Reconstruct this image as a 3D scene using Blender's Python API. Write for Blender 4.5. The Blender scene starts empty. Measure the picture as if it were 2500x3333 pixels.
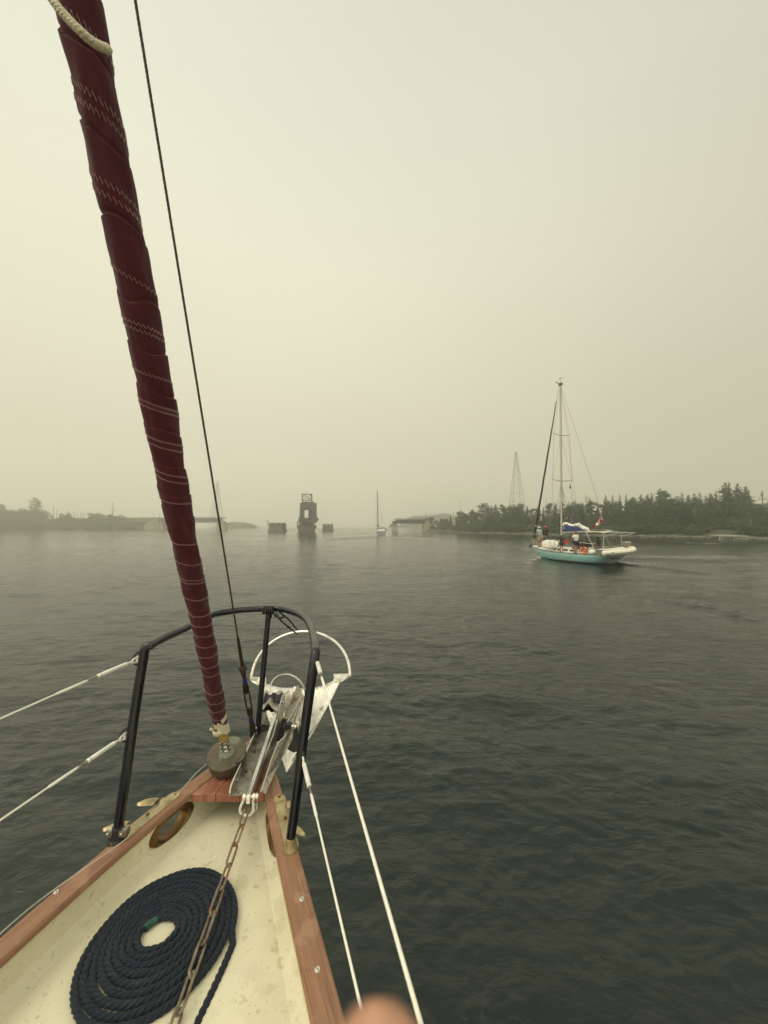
import bpy, math, random
import numpy as np
from mathutils import Vector, Matrix, noise
R = math.radians
rnd = random.Random(7)
scene = bpy.context.scene
COL = scene.collection
# ------------------------------------------------------------------ camera
CZ = 3.1                                  # eye height over the water
F = 1252.0                                # focal length in pixels of a 2500 wide frame
PITCH = math.atan(44.5 / F)
cam_data = bpy.data.cameras.new("camera")
cam = bpy.data.objects.new("camera", cam_data); COL.objects.link(cam)
cam.location = (0, 0, CZ); cam.rotation_euler = (R(90) + PITCH, 0, 0)
cam_data.sensor_fit = 'HORIZONTAL'; cam_data.sensor_width = 36.0
cam_data.lens = 36.0 * F / 2500.0
cam_data.clip_start = 0.01; cam_data.clip_end = 9000
cam_data.dof.use_dof = True; cam_data.dof.focus_distance = 2.6; cam_data.dof.aperture_fstop = 9.0
scene.camera = cam
scene.render.resolution_x = 768; scene.render.resolution_y = 1024
# ------------------------------------------------------------------ world: daylight sky seen through thick smoke
SUN_EL, SUN_AZ = R(58), R(-125)            # high to the left and behind, lost in the smoke
world = bpy.data.worlds.new("World"); scene.world = world
world.use_nodes = True
wt = world.node_tree; wt.nodes.clear()
def wn(t, **k):
    n = wt.nodes.new(t)
    for a, b in k.items(): setattr(n, a, b)
    return n
sky = wn('ShaderNodeTexSky', sky_type='NISHITA', sun_disc=False)
sky.sun_elevation = SUN_EL; sky.sun_rotation = SUN_AZ; sky.dust_density = 8; sky.air_density = 1.5
tc = wn('ShaderNodeTexCoord'); sep = wn('ShaderNodeSeparateXYZ')
wt.links.new(tc.outputs['Generated'], sep.inputs[0])
ramp = wn('ShaderNodeValToRGB')
wt.links.new(sep.outputs['Z'], ramp.inputs[0])
def lin(c): return tuple(((v/255)/12.92 if v/255 <= .04045 else ((v/255+.055)/1.055)**2.4) for v in c)
def setramp(r, stops):
    el = r.color_ramp.elements
    while len(el) > 1: el.remove(el[-1])
    el[0].position = stops[0][0]; el[0].color = (*lin(stops[0][1]), 1)
    for p, c in stops[1:]:
        e = el.new(p); e.color = (*lin(c), 1)
setramp(ramp, [(0.0, (209, 204, 181)), (.12, (211, 206, 182)), (.3, (216, 211, 186)), (.55, (223, 220, 196)), (.72, (221, 221, 200)), (1, (212, 214, 199))])
# the smoke is a little thicker to the right (east) than towards the sun
az = wn('ShaderNodeVectorMath', operation='DOT_PRODUCT'); az.inputs[1].default_value = (-.85, .5, .15)
wt.links.new(tc.outputs['Generated'], az.inputs[0])
mr = wn('ShaderNodeMapRange'); mr.inputs[1].default_value = -.6; mr.inputs[2].default_value = .75
mr.inputs[3].default_value = .70; mr.inputs[4].default_value = 1.02
wt.links.new(az.outputs['Value'], mr.inputs[0])
big = wn('ShaderNodeTexNoise'); big.inputs['Scale'].default_value = 1.6; big.inputs['Detail'].default_value = 1
wt.links.new(tc.outputs['Generated'], big.inputs['Vector'])
mr2 = wn('ShaderNodeMapRange'); mr2.inputs[1].default_value = .3; mr2.inputs[2].default_value = .7
mr2.inputs[3].default_value = .97; mr2.inputs[4].default_value = 1.03
wt.links.new(big.outputs[0], mr2.inputs[0])
mul = wn('ShaderNodeMath', operation='MULTIPLY'); wt.links.new(mr.outputs[0], mul.inputs[0]); wt.links.new(mr2.outputs[0], mul.inputs[1])
# thick smoke glows brightest low down, where the light path through it is longest
low = wn('ShaderNodeMapRange', interpolation_type='SMOOTHSTEP'); low.inputs[1].default_value = -.02; low.inputs[2].default_value = .22
low.inputs[3].default_value = 13.6; low.inputs[4].default_value = 10.6; wt.links.new(sep.outputs['Z'], low.inputs[0])
sc10 = wn('ShaderNodeMath', operation='MULTIPLY'); wt.links.new(low.outputs[0], sc10.inputs[1]); wt.links.new(mul.outputs[0], sc10.inputs[0])
# unseen sky behind the photographer, boosted to brighten the trees and metalwork
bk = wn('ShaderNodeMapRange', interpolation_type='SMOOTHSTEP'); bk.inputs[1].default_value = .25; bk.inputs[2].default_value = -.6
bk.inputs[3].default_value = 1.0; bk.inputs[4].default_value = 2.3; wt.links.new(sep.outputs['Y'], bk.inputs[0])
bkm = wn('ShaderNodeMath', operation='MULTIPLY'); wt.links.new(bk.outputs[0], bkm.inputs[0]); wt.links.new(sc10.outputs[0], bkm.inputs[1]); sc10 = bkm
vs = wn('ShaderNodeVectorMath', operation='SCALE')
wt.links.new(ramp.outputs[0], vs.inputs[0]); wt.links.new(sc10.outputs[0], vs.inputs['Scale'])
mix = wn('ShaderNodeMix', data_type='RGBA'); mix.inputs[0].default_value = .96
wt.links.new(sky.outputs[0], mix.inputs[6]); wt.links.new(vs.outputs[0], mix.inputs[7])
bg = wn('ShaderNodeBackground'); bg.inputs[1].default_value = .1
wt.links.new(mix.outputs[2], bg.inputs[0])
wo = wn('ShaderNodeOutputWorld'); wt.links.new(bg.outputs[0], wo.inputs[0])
sd = bpy.data.lights.new("sun", 'SUN'); sd.energy = .9; sd.angle = R(35); sd.color = (1, .9, .72)
sun = bpy.data.objects.new("sun", sd); COL.objects.link(sun)
sv = Vector((math.sin(SUN_AZ)*math.cos(SUN_EL), math.cos(SUN_AZ)*math.cos(SUN_EL), math.sin(SUN_EL)))
sun.rotation_euler = sv.to_track_quat('Z', 'Y').to_euler(); sun.location = (0, 0, 60)
vs_ = scene.view_settings
vs_.view_transform = 'Standard'; vs_.look = 'None'; vs_.exposure = .14; vs_.gamma = 1; vs_.use_curve_mapping = False
scene.render.engine = 'CYCLES'
scene.cycles.volume_bounces = 6; scene.cycles.max_bounces = 12; scene.cycles.diffuse_bounces = 8
scene.cycles.glossy_bounces = 3; scene.cycles.use_denoising = True
scene.cycles.sample_clamp_indirect = 6
# ------------------------------------------------------------------ helpers
_c, _s = math.cos(PITCH), math.sin(PITCH)
def ray(px, py):
    a, b = (px-1250)/F, (1666.5-py)/F
    return Vector((a, _c - b*_s, b*_c + _s))
def PZ(px, py, z):                        # point of the horizontal plane z that the photo shows at px, py
    d = ray(px, py); return Vector((0, 0, CZ)) + d*((z-CZ)/d.z)
def PY(px, py, Y):
    d = ray(px, py); return Vector((0, 0, CZ)) + d*(Y/d.y)
V = Vector
class MB:
    def __init__(s): s.v = []; s.f = []; s.uv = []; s.mi = []
    def face(s, idx, uvs=None, m=0):
        s.f.append(idx); s.uv.append(uvs or [(0, 0)]*len(idx)); s.mi.append(m)
    def box(s, c, size, rot=None, taper=1.0, m=0):
        c = V(c); hx, hy, hz = [q/2 for q in size]; b = len(s.v)
        for z in (-1, 1):
            t = taper if z > 0 else 1
            for x, y in ((-1, -1), (1, -1), (1, 1), (-1, 1)):
                p = V((x*hx*t, y*hy*t, z*hz))
                if rot is not None: p = rot @ p
                s.v.append(c+p)
        for q in ((3, 2, 1, 0), (4, 5, 6, 7), (0, 1, 5, 4), (1, 2, 6, 5), (2, 3, 7, 6), (3, 0, 4, 7)):
            s.face([b+i for i in q], m=m)
        return s
    def tube(s, path, r, n=10, caps=True, closed=False, up=None, flat=1.0, m=0, rot0=0):
        path = [V(p) for p in path]; N = len(path)
        rs = r if isinstance(r, (list, tuple)) else [r]*N
        T = []
        for i in range(N):
            if closed: t = path[(i+1) % N]-path[i-1]
            else: t = path[min(i+1, N-1)]-path[max(i-1, 0)]
            T.append(t.normalized() if t.length > 1e-9 else V((0, 0, 1)))
        u = V(up) if up is not None else (V((0, 0, 1)) if abs(T[0].z) < .9 else V((1, 0, 0)))
        n1 = (u - T[0]*u.dot(T[0])).normalized(); b = len(s.v); L = 0
        for i in range(N):
            if up is not None: n1 = (V(up) - T[i]*V(up).dot(T[i])).normalized()
            else:
                n1 = (n1 - T[i]*n1.dot(T[i]))
                n1 = n1.normalized() if n1.length > 1e-9 else T[i].orthogonal().normalized()
            n2 = T[i].cross(n1)
            for k in range(n):
                a = 2*math.pi*k/n + rot0
                s.v.append(path[i] + n1*(math.cos(a)*rs[i]*flat) + n2*(math.sin(a)*rs[i]))
        Ls = [0]
        for i in range(1, N): Ls.append(Ls[-1]+(path[i]-path[i-1]).length)
        for i in range(N if closed else N-1):
            j = (i+1) % N
            l0, l1 = Ls[i], (Ls[j] if j else Ls[-1]+.01)
            for k in range(n):
                k2 = (k+1) % n
                s.face([b+i*n+k, b+i*n+k2, b+j*n+k2, b+j*n+k], [(l0, k/n), (l0, (k+1)/n), (l1, (k+1)/n), (l1, k/n)], m)
        if caps and not closed:
            s.face([b+k for k in range(n)][::-1], m=m); s.face([b+(N-1)*n+k for k in range(n)], m=m)
        return s
    def sweep(s, path, prof, closed_prof=True, up=(0, 0, 1), caps=True, closed=False, m=0, flip=False):
        # prof: list of (side, up) offsets; side = tangent x up
        path = [V(p) for p in path]; N = len(path); n = len(prof); b = len(s.v); up = V(up)
        Ls = [0]
        for i in range(1, N): Ls.append(Ls[-1]+(path[i]-path[i-1]).length)
        for i in range(N):
            if closed: t = (path[(i+1) % N]-path[i-1]).normalized()
            elif i == 0: t = (path[1]-path[0]).normalized()
            elif i == N-1: t = (path[-1]-path[-2]).normalized()
            else:
                t1 = (path[i]-path[i-1]).normalized(); t2 = (path[i+1]-path[i]).normalized(); t = (t1+t2).normalized()
            sd = t.cross(up).normalized(); sc = 1
            for (a, c) in prof: s.v.append(path[i]+sd*a*sc+up*c)
        pl = [0]
        for i in range(1, n+1):
            p, q = prof[i-1], prof[i % n]; pl.append(pl[-1]+math.hypot(p[0]-q[0], p[1]-q[1]))
        for i in range(N if closed else N-1):
            j = (i+1) % N
            for k in range(n if closed_prof else n-1):
                k2 = (k+1) % n
                q = [b+i*n+k, b+j*n+k, b+j*n+k2, b+i*n+k2]
                l1 = Ls[j] if j else Ls[-1]+.02
                uv = [(Ls[i], pl[k]), (l1, pl[k]), (l1, pl[k+1]), (Ls[i], pl[k+1])]
                s.face(q[::-1] if flip else q, uv[::-1] if flip else uv, m)
        if caps and closed_prof and not closed:
            s.face([b+k for k in range(n)], m=m); s.face([b+(N-1)*n+k for k in range(n)][::-1], m=m)
        return s
    def lathe(s, prof, c=(0, 0, 0), axis=(0, 0, 1), n=24, m=0, sx=1.0, capped=True):
        ax = V(axis).normalized(); u = ax.orthogonal().normalized(); w = ax.cross(u); c = V(c); b = len(s.v)
        for (r, z) in prof:
            for k in range(n):
                a = 2*math.pi*k/n
                s.v.append(c+ax*z+u*(r*math.cos(a)*sx)+w*(r*math.sin(a)))
        for i in range(len(prof)-1):
            for k in range(n):
                k2 = (k+1) % n
                s.face([b+i*n+k, b+i*n+k2, b+(i+1)*n+k2, b+(i+1)*n+k], m=m)
        if capped:
            s.face([b+k for k in range(n)][::-1], m=m); s.face([b+(len(prof)-1)*n+k for k in range(n)], m=m)
        return s
    def prism(s, pts, off, m=0):          # 3D outline extruded by vector off
        b = len(s.v); n = len(pts); off = V(off)
        s.v += [V(p) for p in pts] + [V(p)+off for p in pts]
        s.face(list(range(b, b+n))[::-1], m=m); s.face(list(range(b+n, b+2*n)), m=m)
        for k in range(n):
            k2 = (k+1) % n; s.face([b+k, b+k2, b+n+k2, b+n+k], m=m)
        return s
    def ell(s, c, r, n=10, rot=None, m=0, jit=0, rg=None):
        c = V(c); b = len(s.v); rows = max(4, n//2+1)
        for i in range(rows+1):
            ph = math.pi*i/rows
            for k in range(n):
                a = 2*math.pi*k/n
                p = V((r[0]*math.sin(ph)*math.cos(a), r[1]*math.sin(ph)*math.sin(a), r[2]*math.cos(ph)))
                if jit: p *= 1+(rg or rnd).uniform(-jit, jit)
                if rot is not None: p = rot @ p
                s.v.append(c+p)
        for i in range(rows):
            for k in range(n):
                k2 = (k+1) % n; s.face([b+i*n+k, b+(i+1)*n+k, b+(i+1)*n+k2, b+i*n+k2], m=m)
        return s
    def grid(s, rows, m=0, uv=None):      # rows of equal length point lists
        b = len(s.v); n = len(rows[0])
        for r in rows: s.v += [V(p) for p in r]
        for i in range(len(rows)-1):
            for k in range(n-1):
                s.face([b+i*n+k, b+i*n+k+1, b+(i+1)*n+k+1, b+(i+1)*n+k], [(i, k), (i, k+1), (i+1, k+1), (i+1, k)], m)
        return s
    def build(s, name, mat, parent=None, off=None, smooth=True, label=None, recalc=True, sharp=40):
        me = bpy.data.meshes.new(name)
        o3 = V(off) if off is not None else (V(parent['_o']) if parent is not None and '_o' in parent else V((0, 0, 0)))
        me.from_pydata([tuple(p-o3) for p in s.v], [], s.f)
        uvl = me.uv_layers.new(name="uv")
        flat = [c for f in s.uv for q in f for c in q]
        uvl.data.foreach_set('uv', flat)
        mats = mat if isinstance(mat, (list, tuple)) else [mat]
        for q in mats: me.materials.append(q)
        if len(mats) > 1: me.polygons.foreach_set('material_index', s.mi)
        me.update()
        if recalc:
            import bmesh
            bm = bmesh.new(); bm.from_mesh(me)
            bmesh.ops.recalc_face_normals(bm, faces=bm.faces); bm.to_mesh(me); bm.free()
        if smooth:
            me.polygons.foreach_set('use_smooth', [True]*len(me.polygons))
            try: me.set_sharp_from_angle(angle=R(sharp))
            except Exception: pass
        ob = bpy.data.objects.new(name, me); COL.objects.link(ob)
        if parent is not None:
            ob.parent = parent; ob['_o'] = tuple(o3)
        elif off is not None:
            ob.location = o3; ob['_o'] = tuple(o3)
        if label: ob['label'] = label
        return ob
def tag(o, label=None, cat=None, group=None, kind=None):
    if label: o['label'] = label
    if cat: o['category'] = cat
    if group: o['group'] = group
    if kind: o['kind'] = kind
    return o
def thing(name, label, cat, loc=(0, 0, 0), group=None):
    o = bpy.data.objects.new(name, None); COL.objects.link(o); o.location = loc
    o.empty_display_size = .2; o['_o'] = tuple(loc)
    return tag(o, label, cat, group)
def copy_tree(o, parent=None):
    c = o.copy(); COL.objects.link(c)
    if parent is not None: c.parent = parent
    for ch in [k for k in bpy.data.objects if k.parent == o]: copy_tree(ch, c)
    return c
def kids(o): return [k for k in bpy.data.objects if k.parent == o]
def smooth_path(pts, k=6, closed=False):
    pts = [V(p) for p in pts]; out = []; N = len(pts)
    for i in range(N if closed else N-1):
        if closed: p0, p1, p2, p3 = pts[i-1], pts[i], pts[(i+1) % N], pts[(i+2) % N]
        else: p0, p1, p2, p3 = pts[max(i-1, 0)], pts[i], pts[i+1], pts[min(i+2, N-1)]
        for j in range(k):
            t = j/k
            out.append(.5*((2*p1)+(p2-p0)*t+(2*p0-5*p1+4*p2-p3)*t*t+(3*p1-p0-3*p2+p3)*t**3))
    if not closed: out.append(pts[-1])
    return out
def lerp(a, b, t): return a+(b-a)*t
def interp(x, xs, ys):
    if x <= xs[0]: return ys[0]
    for i in range(1, len(xs)):
        if x <= xs[i]: return ys[i-1]+(ys[i]-ys[i-1])*(x-xs[i-1])/(xs[i]-xs[i-1])
    return ys[-1]
# ------------------------------------------------------------------ materials
MATS = {}
def mat(name, col, rough=.5, metal=0.0, var=.2, vs=6, bump=.15, bs=60, dist=.002, stretch=(1, 1, 1), uv=False,
        spot=None, spec=.5, sheen=0, col2=None, trans=0):
    if name in MATS: return MATS[name]
    m = bpy.data.materials.new(name); m.use_nodes = True; nt = m.node_tree; P = nt.nodes['Principled BSDF']
    N = nt.nodes.new; L = nt.links.new
    t = N('ShaderNodeTexCoord'); mp = N('ShaderNodeMapping'); mp.inputs['Scale'].default_value = stretch
    L(t.outputs['UV' if uv else 'Object'], mp.inputs[0])
    n1 = N('ShaderNodeTexNoise'); n1.inputs['Scale'].default_value = vs; n1.inputs['Detail'].default_value = 5; n1.inputs['Roughness'].default_value = .62
    L(mp.outputs[0], n1.inputs['Vector'])
    r = N('ShaderNodeValToRGB'); e = r.color_ramp.elements
    e[0].position = .3; e[1].position = .7
    c2 = col2 or tuple(min(1, c*(1+var)) for c in col)
    e[0].color = (*[c*(1-var) for c in col], 1); e[1].color = (*c2, 1)
    L(n1.outputs[0], r.inputs[0]); out = r.outputs[0]
    if spot:                              # list of (colour, scale, threshold, strength)
        for (sc_, ss, th, st) in spot:
            ns = N('ShaderNodeTexNoise'); ns.inputs['Scale'].default_value = ss; ns.inputs['Detail'].default_value = 3
            L(t.outputs['UV' if uv else 'Object'], ns.inputs['Vector'])
            mr = N('ShaderNodeMapRange'); mr.inputs[1].default_value = th; mr.inputs[2].default_value = th+.05
            mr.inputs[4].default_value = st; L(ns.outputs[0], mr.inputs[0])
            mx = N('ShaderNodeMix'); mx.data_type = 'RGBA'; L(mr.outputs[0], mx.inputs[0]); L(out, mx.inputs[6])
            mx.inputs[7].default_value = (*sc_, 1); out = mx.outputs[2]
    L(out, P.inputs['Base Color'])
    rr = N('ShaderNodeMapRange'); rr.inputs[3].default_value = max(.02, rough-.1); rr.inputs[4].default_value = min(1, rough+.12)
    L(n1.outputs[0], rr.inputs[0]); L(rr.outputs[0], P.inputs['Roughness'])
    P.inputs['Metallic'].default_value = metal
    P.inputs['Specular IOR Level'].default_value = spec
    if sheen: P.inputs['Sheen Weight'].default_value = sheen
    if bump:
        n2 = N('ShaderNodeTexNoise'); n2.inputs['Scale'].default_value = bs; n2.inputs['Detail'].default_value = 4
        L(mp.outputs[0], n2.inputs['Vector'])
        b = N('ShaderNodeBump'); b.inputs['Strength'].default_value = bump; b.inputs['Distance'].default_value = dist
        L(n2.outputs[0], b.inputs['Height']); L(b.outputs[0], P.inputs['Normal'])
    MATS[name] = m; return m
# ------------------------------------------------------------------ water: one sheet to the horizon
def make_water():
    rs = [0.0]; r = .6
    while r < 170: rs.append(r); r *= 1.0085
    while r < 690: rs.append(r); r *= 1.022
    rs.append(695.0)
    an = list(np.arange(-62, 62.01, .2)) + list(np.arange(66, 298, 4.0))
    rs = np.array(rs); an = np.radians(np.array(an))
    RR, AA = np.meshgrid(rs, an, indexing='ij')
    X = RR*np.sin(AA); Y = RR*np.cos(AA); Z = np.zeros_like(X)
    rg = np.random.default_rng(5)
    ds = np.gradient(rs)[:, None] * np.ones_like(X)
    K = 130
    wl = np.exp(np.linspace(math.log(.09), math.log(3.4), K))
    amp_mod = 1 + .35*np.sin(X*.21+1.3*np.sin(Y*.13)+.4)*np.sin(Y*.17+.9)      # cat's paws: gustier and calmer patches
    for i in range(K):
        L = wl[i]; th = rg.normal(R(96), R(34)); a = .00165*L**.66*rg.uniform(.6, 1.3); k = 2*math.pi/L
        ph = rg.uniform(0, 6.28)
        d = np.clip((L/ds-1.6)/2.0, 0, 1)
        s = np.sin(k*(X*math.cos(th)+Y*math.sin(th))+ph + .5*np.sin(.35*k*(X*math.sin(th)-Y*math.cos(th))+ph*2))
        Z += a*d*amp_mod*(s - .18*np.cos(2*np.arcsin(np.clip(s, -1, 1))))
    # wakes
    def ridge(p, q, h, w, curv=0):
        nonlocal Z
        p = np.array(p[:2]); q = np.array(q[:2]); d = q-p; Ln = np.hypot(*d); d = d/Ln
        u = (X-p[0])*d[0]+(Y-p[1])*d[1]; v = -(X-p[0])*d[1]+(Y-p[1])*d[0] - curv*np.sin(np.clip(u/Ln, 0, 1)*3.14)
        win = np.clip(u/(.12*Ln), 0, 1)*np.clip((Ln-u)/(.3*Ln), 0, 1)
        v = v + .25*w*np.sin(u*1.3)
        Z += h*win*(np.exp(-(v/w)**2) - .7*np.exp(-((v-1.5*w)/w)**2))
    ridge(PZ(1985, 1822, 0), PZ(2500, 1838, 0), 0.304, .5, .6)
    ridge(PZ(1980, 1834, 0), PZ(2420, 1884, 0), 0.247, .45, -.3)
    ridge(PZ(2050, 1812, 0), PZ(2500, 1814, 0), 0.152, .6)
    ridge(PZ(2120, 1762, 0), PZ(2500, 1776, 0), 0.14, 1.0)
    ridge(PZ(2250, 1962, 0), PZ(2480, 2030, 0), 0.133, .25)
    ridge(PZ(2120, 1948, 0), PZ(2330, 1990, 0), 0.095, .2)
    ridge(PZ(1225, 1747, 0), PZ(1010, 1760, 0), 0.228, 1.2)
    ridge(PZ(1245, 1747, 0), PZ(1420, 1756, 0), 0.190, 1.2)
    for j in range(5):                    # bow wave curling off the port bow of the cruising yacht
        c = PZ(1752-7*j, 1812+9*j, 0)
        Z += (.2-.03*j)*np.exp(-(((X-c.x)/(.8+.2*j))**2+((Y-c.y)/(.8+.1*j))**2))
    nr, na = X.shape
    co = np.stack([X, Y, Z], -1).reshape(-1, 3)
    i = np.arange(nr-1)[:, None]*na; j = np.arange(na); j2 = (j+1) % na
    q = np.stack([i+j, i+na+j, i+na+j2, i+j2], -1)[1:].reshape(-1, 4)
    tri = np.stack([np.zeros(na, int)+0, na+j, na+j2], -1)
    me = bpy.data.meshes.new('water'); nq, ntr = len(q), len(tri)
    me.vertices.add(len(co)); me.vertices.foreach_set('co', co.ravel().astype('f'))
    me.loops.add(nq*4+ntr*3); me.loops.foreach_set('vertex_index', np.concatenate([q[:, ::-1].ravel(), tri[:, ::-1].ravel()]))
    me.polygons.add(nq+ntr)
    ls = np.concatenate([np.arange(nq)*4, nq*4+np.arange(ntr)*3]); me.polygons.foreach_set('loop_start', ls)
    me.polygons.foreach_set('use_smooth', np.ones(nq+ntr, bool))
    me.update(calc_edges=True); me.validate()
    ob = bpy.data.objects.new('water', me); COL.objects.link(ob)
    m = bpy.data.materials.new('channel_water'); m.use_nodes = True; nt = m.node_tree; P = nt.nodes['Principled BSDF']
    N = nt.nodes.new; Lk = nt.links.new
    P.inputs['Base Color'].default_value = (.0008, .0066, .0030, 1); P.inputs['IOR'].default_value = 1.5
    P.inputs['Roughness'].default_value = .2
    tc = N('ShaderNodeTexCoord')
    def nz(scale, st, detail, rot=0):
        mp = N('ShaderNodeMapping'); mp.inputs['Scale'].default_value = st; mp.inputs['Rotation'].default_value = (0, 0, rot)
        Lk(tc.outputs['Object'], mp.inputs[0])
        n = N('ShaderNodeTexNoise'); n.inputs['Scale'].default_value = scale; n.inputs['Detail'].default_value = detail
        n.inputs['Roughness'].default_value = .55; n.inputs['Distortion'].default_value = .4
        Lk(mp.outputs[0], n.inputs['Vector']); return n
    a = nz(4.2, (.6, 1, 1), 8, R(8)); b = nz(.5, (.5, 1, 1), 5, R(-12)); c = nz(.06, (.6, 1, 1), 3)
    add = N('ShaderNodeMath'); add.operation = 'MULTIPLY_ADD'; add.inputs[1].default_value = 3.2
    Lk(b.outputs[0], add.inputs[0]); Lk(a.outputs[0], add.inputs[2])
    bp = N('ShaderNodeBump'); bp.inputs['Distance'].default_value = .082
    st = N('ShaderNodeMapRange'); st.inputs[1].default_value = .35; st.inputs[2].default_value = .65
    st.inputs[3].default_value = .55; st.inputs[4].default_value = 1.0
    Lk(c.outputs[0], st.inputs[0]); Lk(st.outputs[0], bp.inputs['Strength'])
    ln = N('ShaderNodeVectorMath'); ln.operation = 'LENGTH'; Lk(tc.outputs['Object'], ln.inputs[0])     # the finest ripples are kept for the water round the boat
    fd = N('ShaderNodeMapRange'); fd.inputs[1].default_value = 12; fd.inputs[2].default_value = 90; fd.inputs[3].default_value = 1.0; fd.inputs[4].default_value = .24
    Lk(ln.outputs['Value'], fd.inputs[0]); fm = N('ShaderNodeMath'); fm.operation = 'MULTIPLY'; Lk(fd.outputs[0], fm.inputs[0]); Lk(st.outputs[0], fm.inputs[1]); Lk(fm.outputs[0], bp.inputs['Strength'])
    ro = N('ShaderNodeMapRange'); ro.inputs[1].default_value = .35; ro.inputs[2].default_value = .65; ro.inputs[3].default_value = .16; ro.inputs[4].default_value = .06
    Lk(c.outputs[0], ro.inputs[0]); Lk(ro.outputs[0], P.inputs['Roughness'])
    Lk(add.outputs[0], bp.inputs['Height']); Lk(bp.outputs[0], P.inputs['Normal'])
    me.materials.append(m)
    tag(ob, kind='structure')
    return ob
water = make_water()
# ------------------------------------------------------------------ haze
def make_haze():
    b = MB(); b.box((0, 0, 27), (1400, 1400, 58)); 
    m = bpy.data.materials.new('smoke_haze'); m.use_nodes = True; nt = m.node_tree; nt.nodes.clear()
    o = nt.nodes.new('ShaderNodeOutputMaterial'); p = nt.nodes.new('ShaderNodeVolumePrincipled')
    p.inputs['Color'].default_value = (1, .99, .92, 1); p.inputs['Density'].default_value = .0023
    p.inputs['Anisotropy'].default_value = .8
    nt.links.new(p.outputs[0], o.inputs['Volume'])
    ob = b.build('haze', m, smooth=False); tag(ob, kind='stuff')
    ob['label'] = 'pale beige wildfire smoke hanging over the channel'
    ob['category'] = 'smoke'
make_haze()
# ------------------------------------------------------------------ own boat: the foredeck
CAP = CZ - 1.13                            # top of the teak cap rail
DK = CAP - .13                             # foredeck at the bulwark
teak = mat('weathered_teak', (.255, .130, .075), .6, var=.32, vs=1.0, bump=.5, bs=1.0, dist=.0012, stretch=(5, 170, 1), uv=True,
           spot=[((.40, .235, .15), 11, .58, .4), ((.16, .07, .05), 17, .64, .5)])
teak2 = mat('varnished_teak', (.26, .095, .055), .38, var=.35, vs=1.0, bump=.5, bs=1.0, dist=.001, stretch=(140, 9, 9),
            spot=[((.42, .2, .13), 18, .6, .35)])
cream = mat('cream_deck_paint', (.64, .59, .43), .42, var=.07, vs=3.5, bump=.12, bs=38, dist=.0015, spec=.35,
            spot=[((.30, .25, .14), 26, .655, .45), ((.20, .17, .09), 60, .685, .6), ((.80, .74, .56), 5, .55, .25), ((.44, .39, .22), 9, .60, .35), ((.5, .46, .28), 2.2, .56, .3), ((.33, .29, .16), 90, .64, .4), ((.38, .30, .16), 14, .66, .5)])
hullp = mat('cream_topside_paint', (.68, .60, .40), .3, var=.06, vs=2, bump=.04)
navy = mat('navy_tube_paint', (.0045, .006, .012), .22, var=.4, vs=9, bump=.2, bs=45, dist=.0015, spec=.6,
           spot=[((.45, .45, .42), 38, .735, .9)])
rub = mat('black_rubber', (.012, .012, .013), .5, var=.3, bump=.1)
bronze = mat('worn_bronze', (.42, .33, .18), .38, metal=.6, var=.35, vs=16, bump=.25, bs=70, spot=[((.42, .38, .25), 20, .55, .6)])
bronze_dk = mat('dark_bronze', (.15, .085, .03), .42, metal=.75, var=.45, vs=24, bump=.3, bs=80)
verdi = mat('green_bronze', (.105, .088, .06), .55, metal=.35, var=.35, vs=26, bump=.3, bs=110, spot=[((.22, .25, .19), 16, .6, .5)])
verdi2 = mat('verdigris_plate', (.15, .17, .12), .6, metal=.2, var=.35, vs=40, bump=.3, bs=110)
steel = mat('polished_stainless', (.74, .72, .66), .22, metal=.85, var=.15, vs=20, bump=.08, bs=60, spot=[((.35, .26, .16), 30, .62, .5)])
steel_w = mat('weathered_stainless', (.40, .37, .31), .36, metal=.9, var=.3, vs=22, bump=.15, bs=60, spot=[((.22, .16, .10), 35, .56, .7)])
galv = mat('galvanised_steel', (.82, .80, .74), .34, metal=.4, var=.2, vs=18, bump=.35, bs=50, spot=[((.25, .19, .12), 13, .56, .75), ((.12, .10, .08), 40, .67, .8)])
white_m = mat('white_fitting', (.82, .80, .73), .32, metal=.2, var=.08, vs=12, bump=.05)
wire_w = mat('white_coated_wire', (.80, .77, .66), .5, var=.12, vs=1, bump=.6, bs=1, dist=.002, stretch=(90, 1.0, 1), uv=True)
screw_m = mat('screw_head', (.62, .6, .52), .35, metal=.4, var=.1, bump=.05)

boat = thing('sailing_boat', 'cream foredeck and teak-capped bow of the boat the photo is taken from', 'sailboat', (-.69, 1.8, 0))
# outer edges of the cap rail (world, on the plane z = CAP)
Lp = [V((-1.62, -1.9, CAP)), V((-1.50, -1.2, CAP)), V((-1.33, -.4, CAP)), V((-1.19, .35, CAP)), PZ(0, 3021, CAP), PZ(300, 2798, CAP), PZ(500, 2646, CAP), PZ(688, 2500, CAP), PZ(798, 2413, CAP)]
Rp = [V((.96, -1.9, CAP)), V((.80, -1.2, CAP)), V((.50, -.4, CAP)), V((.20, .3, CAP)), PZ(1110, 3333, CAP), PZ(1057, 3100, CAP), PZ(1030, 3000, CAP), PZ(989, 2837, CAP), PZ(953, 2705, CAP), PZ(900, 2502, CAP), PZ(868, 2420, CAP)]
TIP = PZ(850, 2388, CAP)
def fair(pts, deg):                        # a fair curve x(y) through the sighted points, as a builder's batten would lie
    ys = np.array([p.y for p in pts]); xs = np.array([p.x for p in pts]); cf = np.polyfit(ys, xs, deg)
    return [V((float(np.polyval(cf, y)), float(y), CAP)) for y in np.linspace(ys[0], ys[-1], 64)]
Lo = fair(Lp, 4); Ro = fair(Rp, 4)
W = .068; T = .024
def inset(path, d, sgn):
    out = []
    for i, p in enumerate(path):
        t = (path[min(i+1, len(path)-1)]-path[max(i-1, 0)]).normalized()
        out.append(p + V((t.y, -t.x, 0))*d*sgn)
    return out
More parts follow.
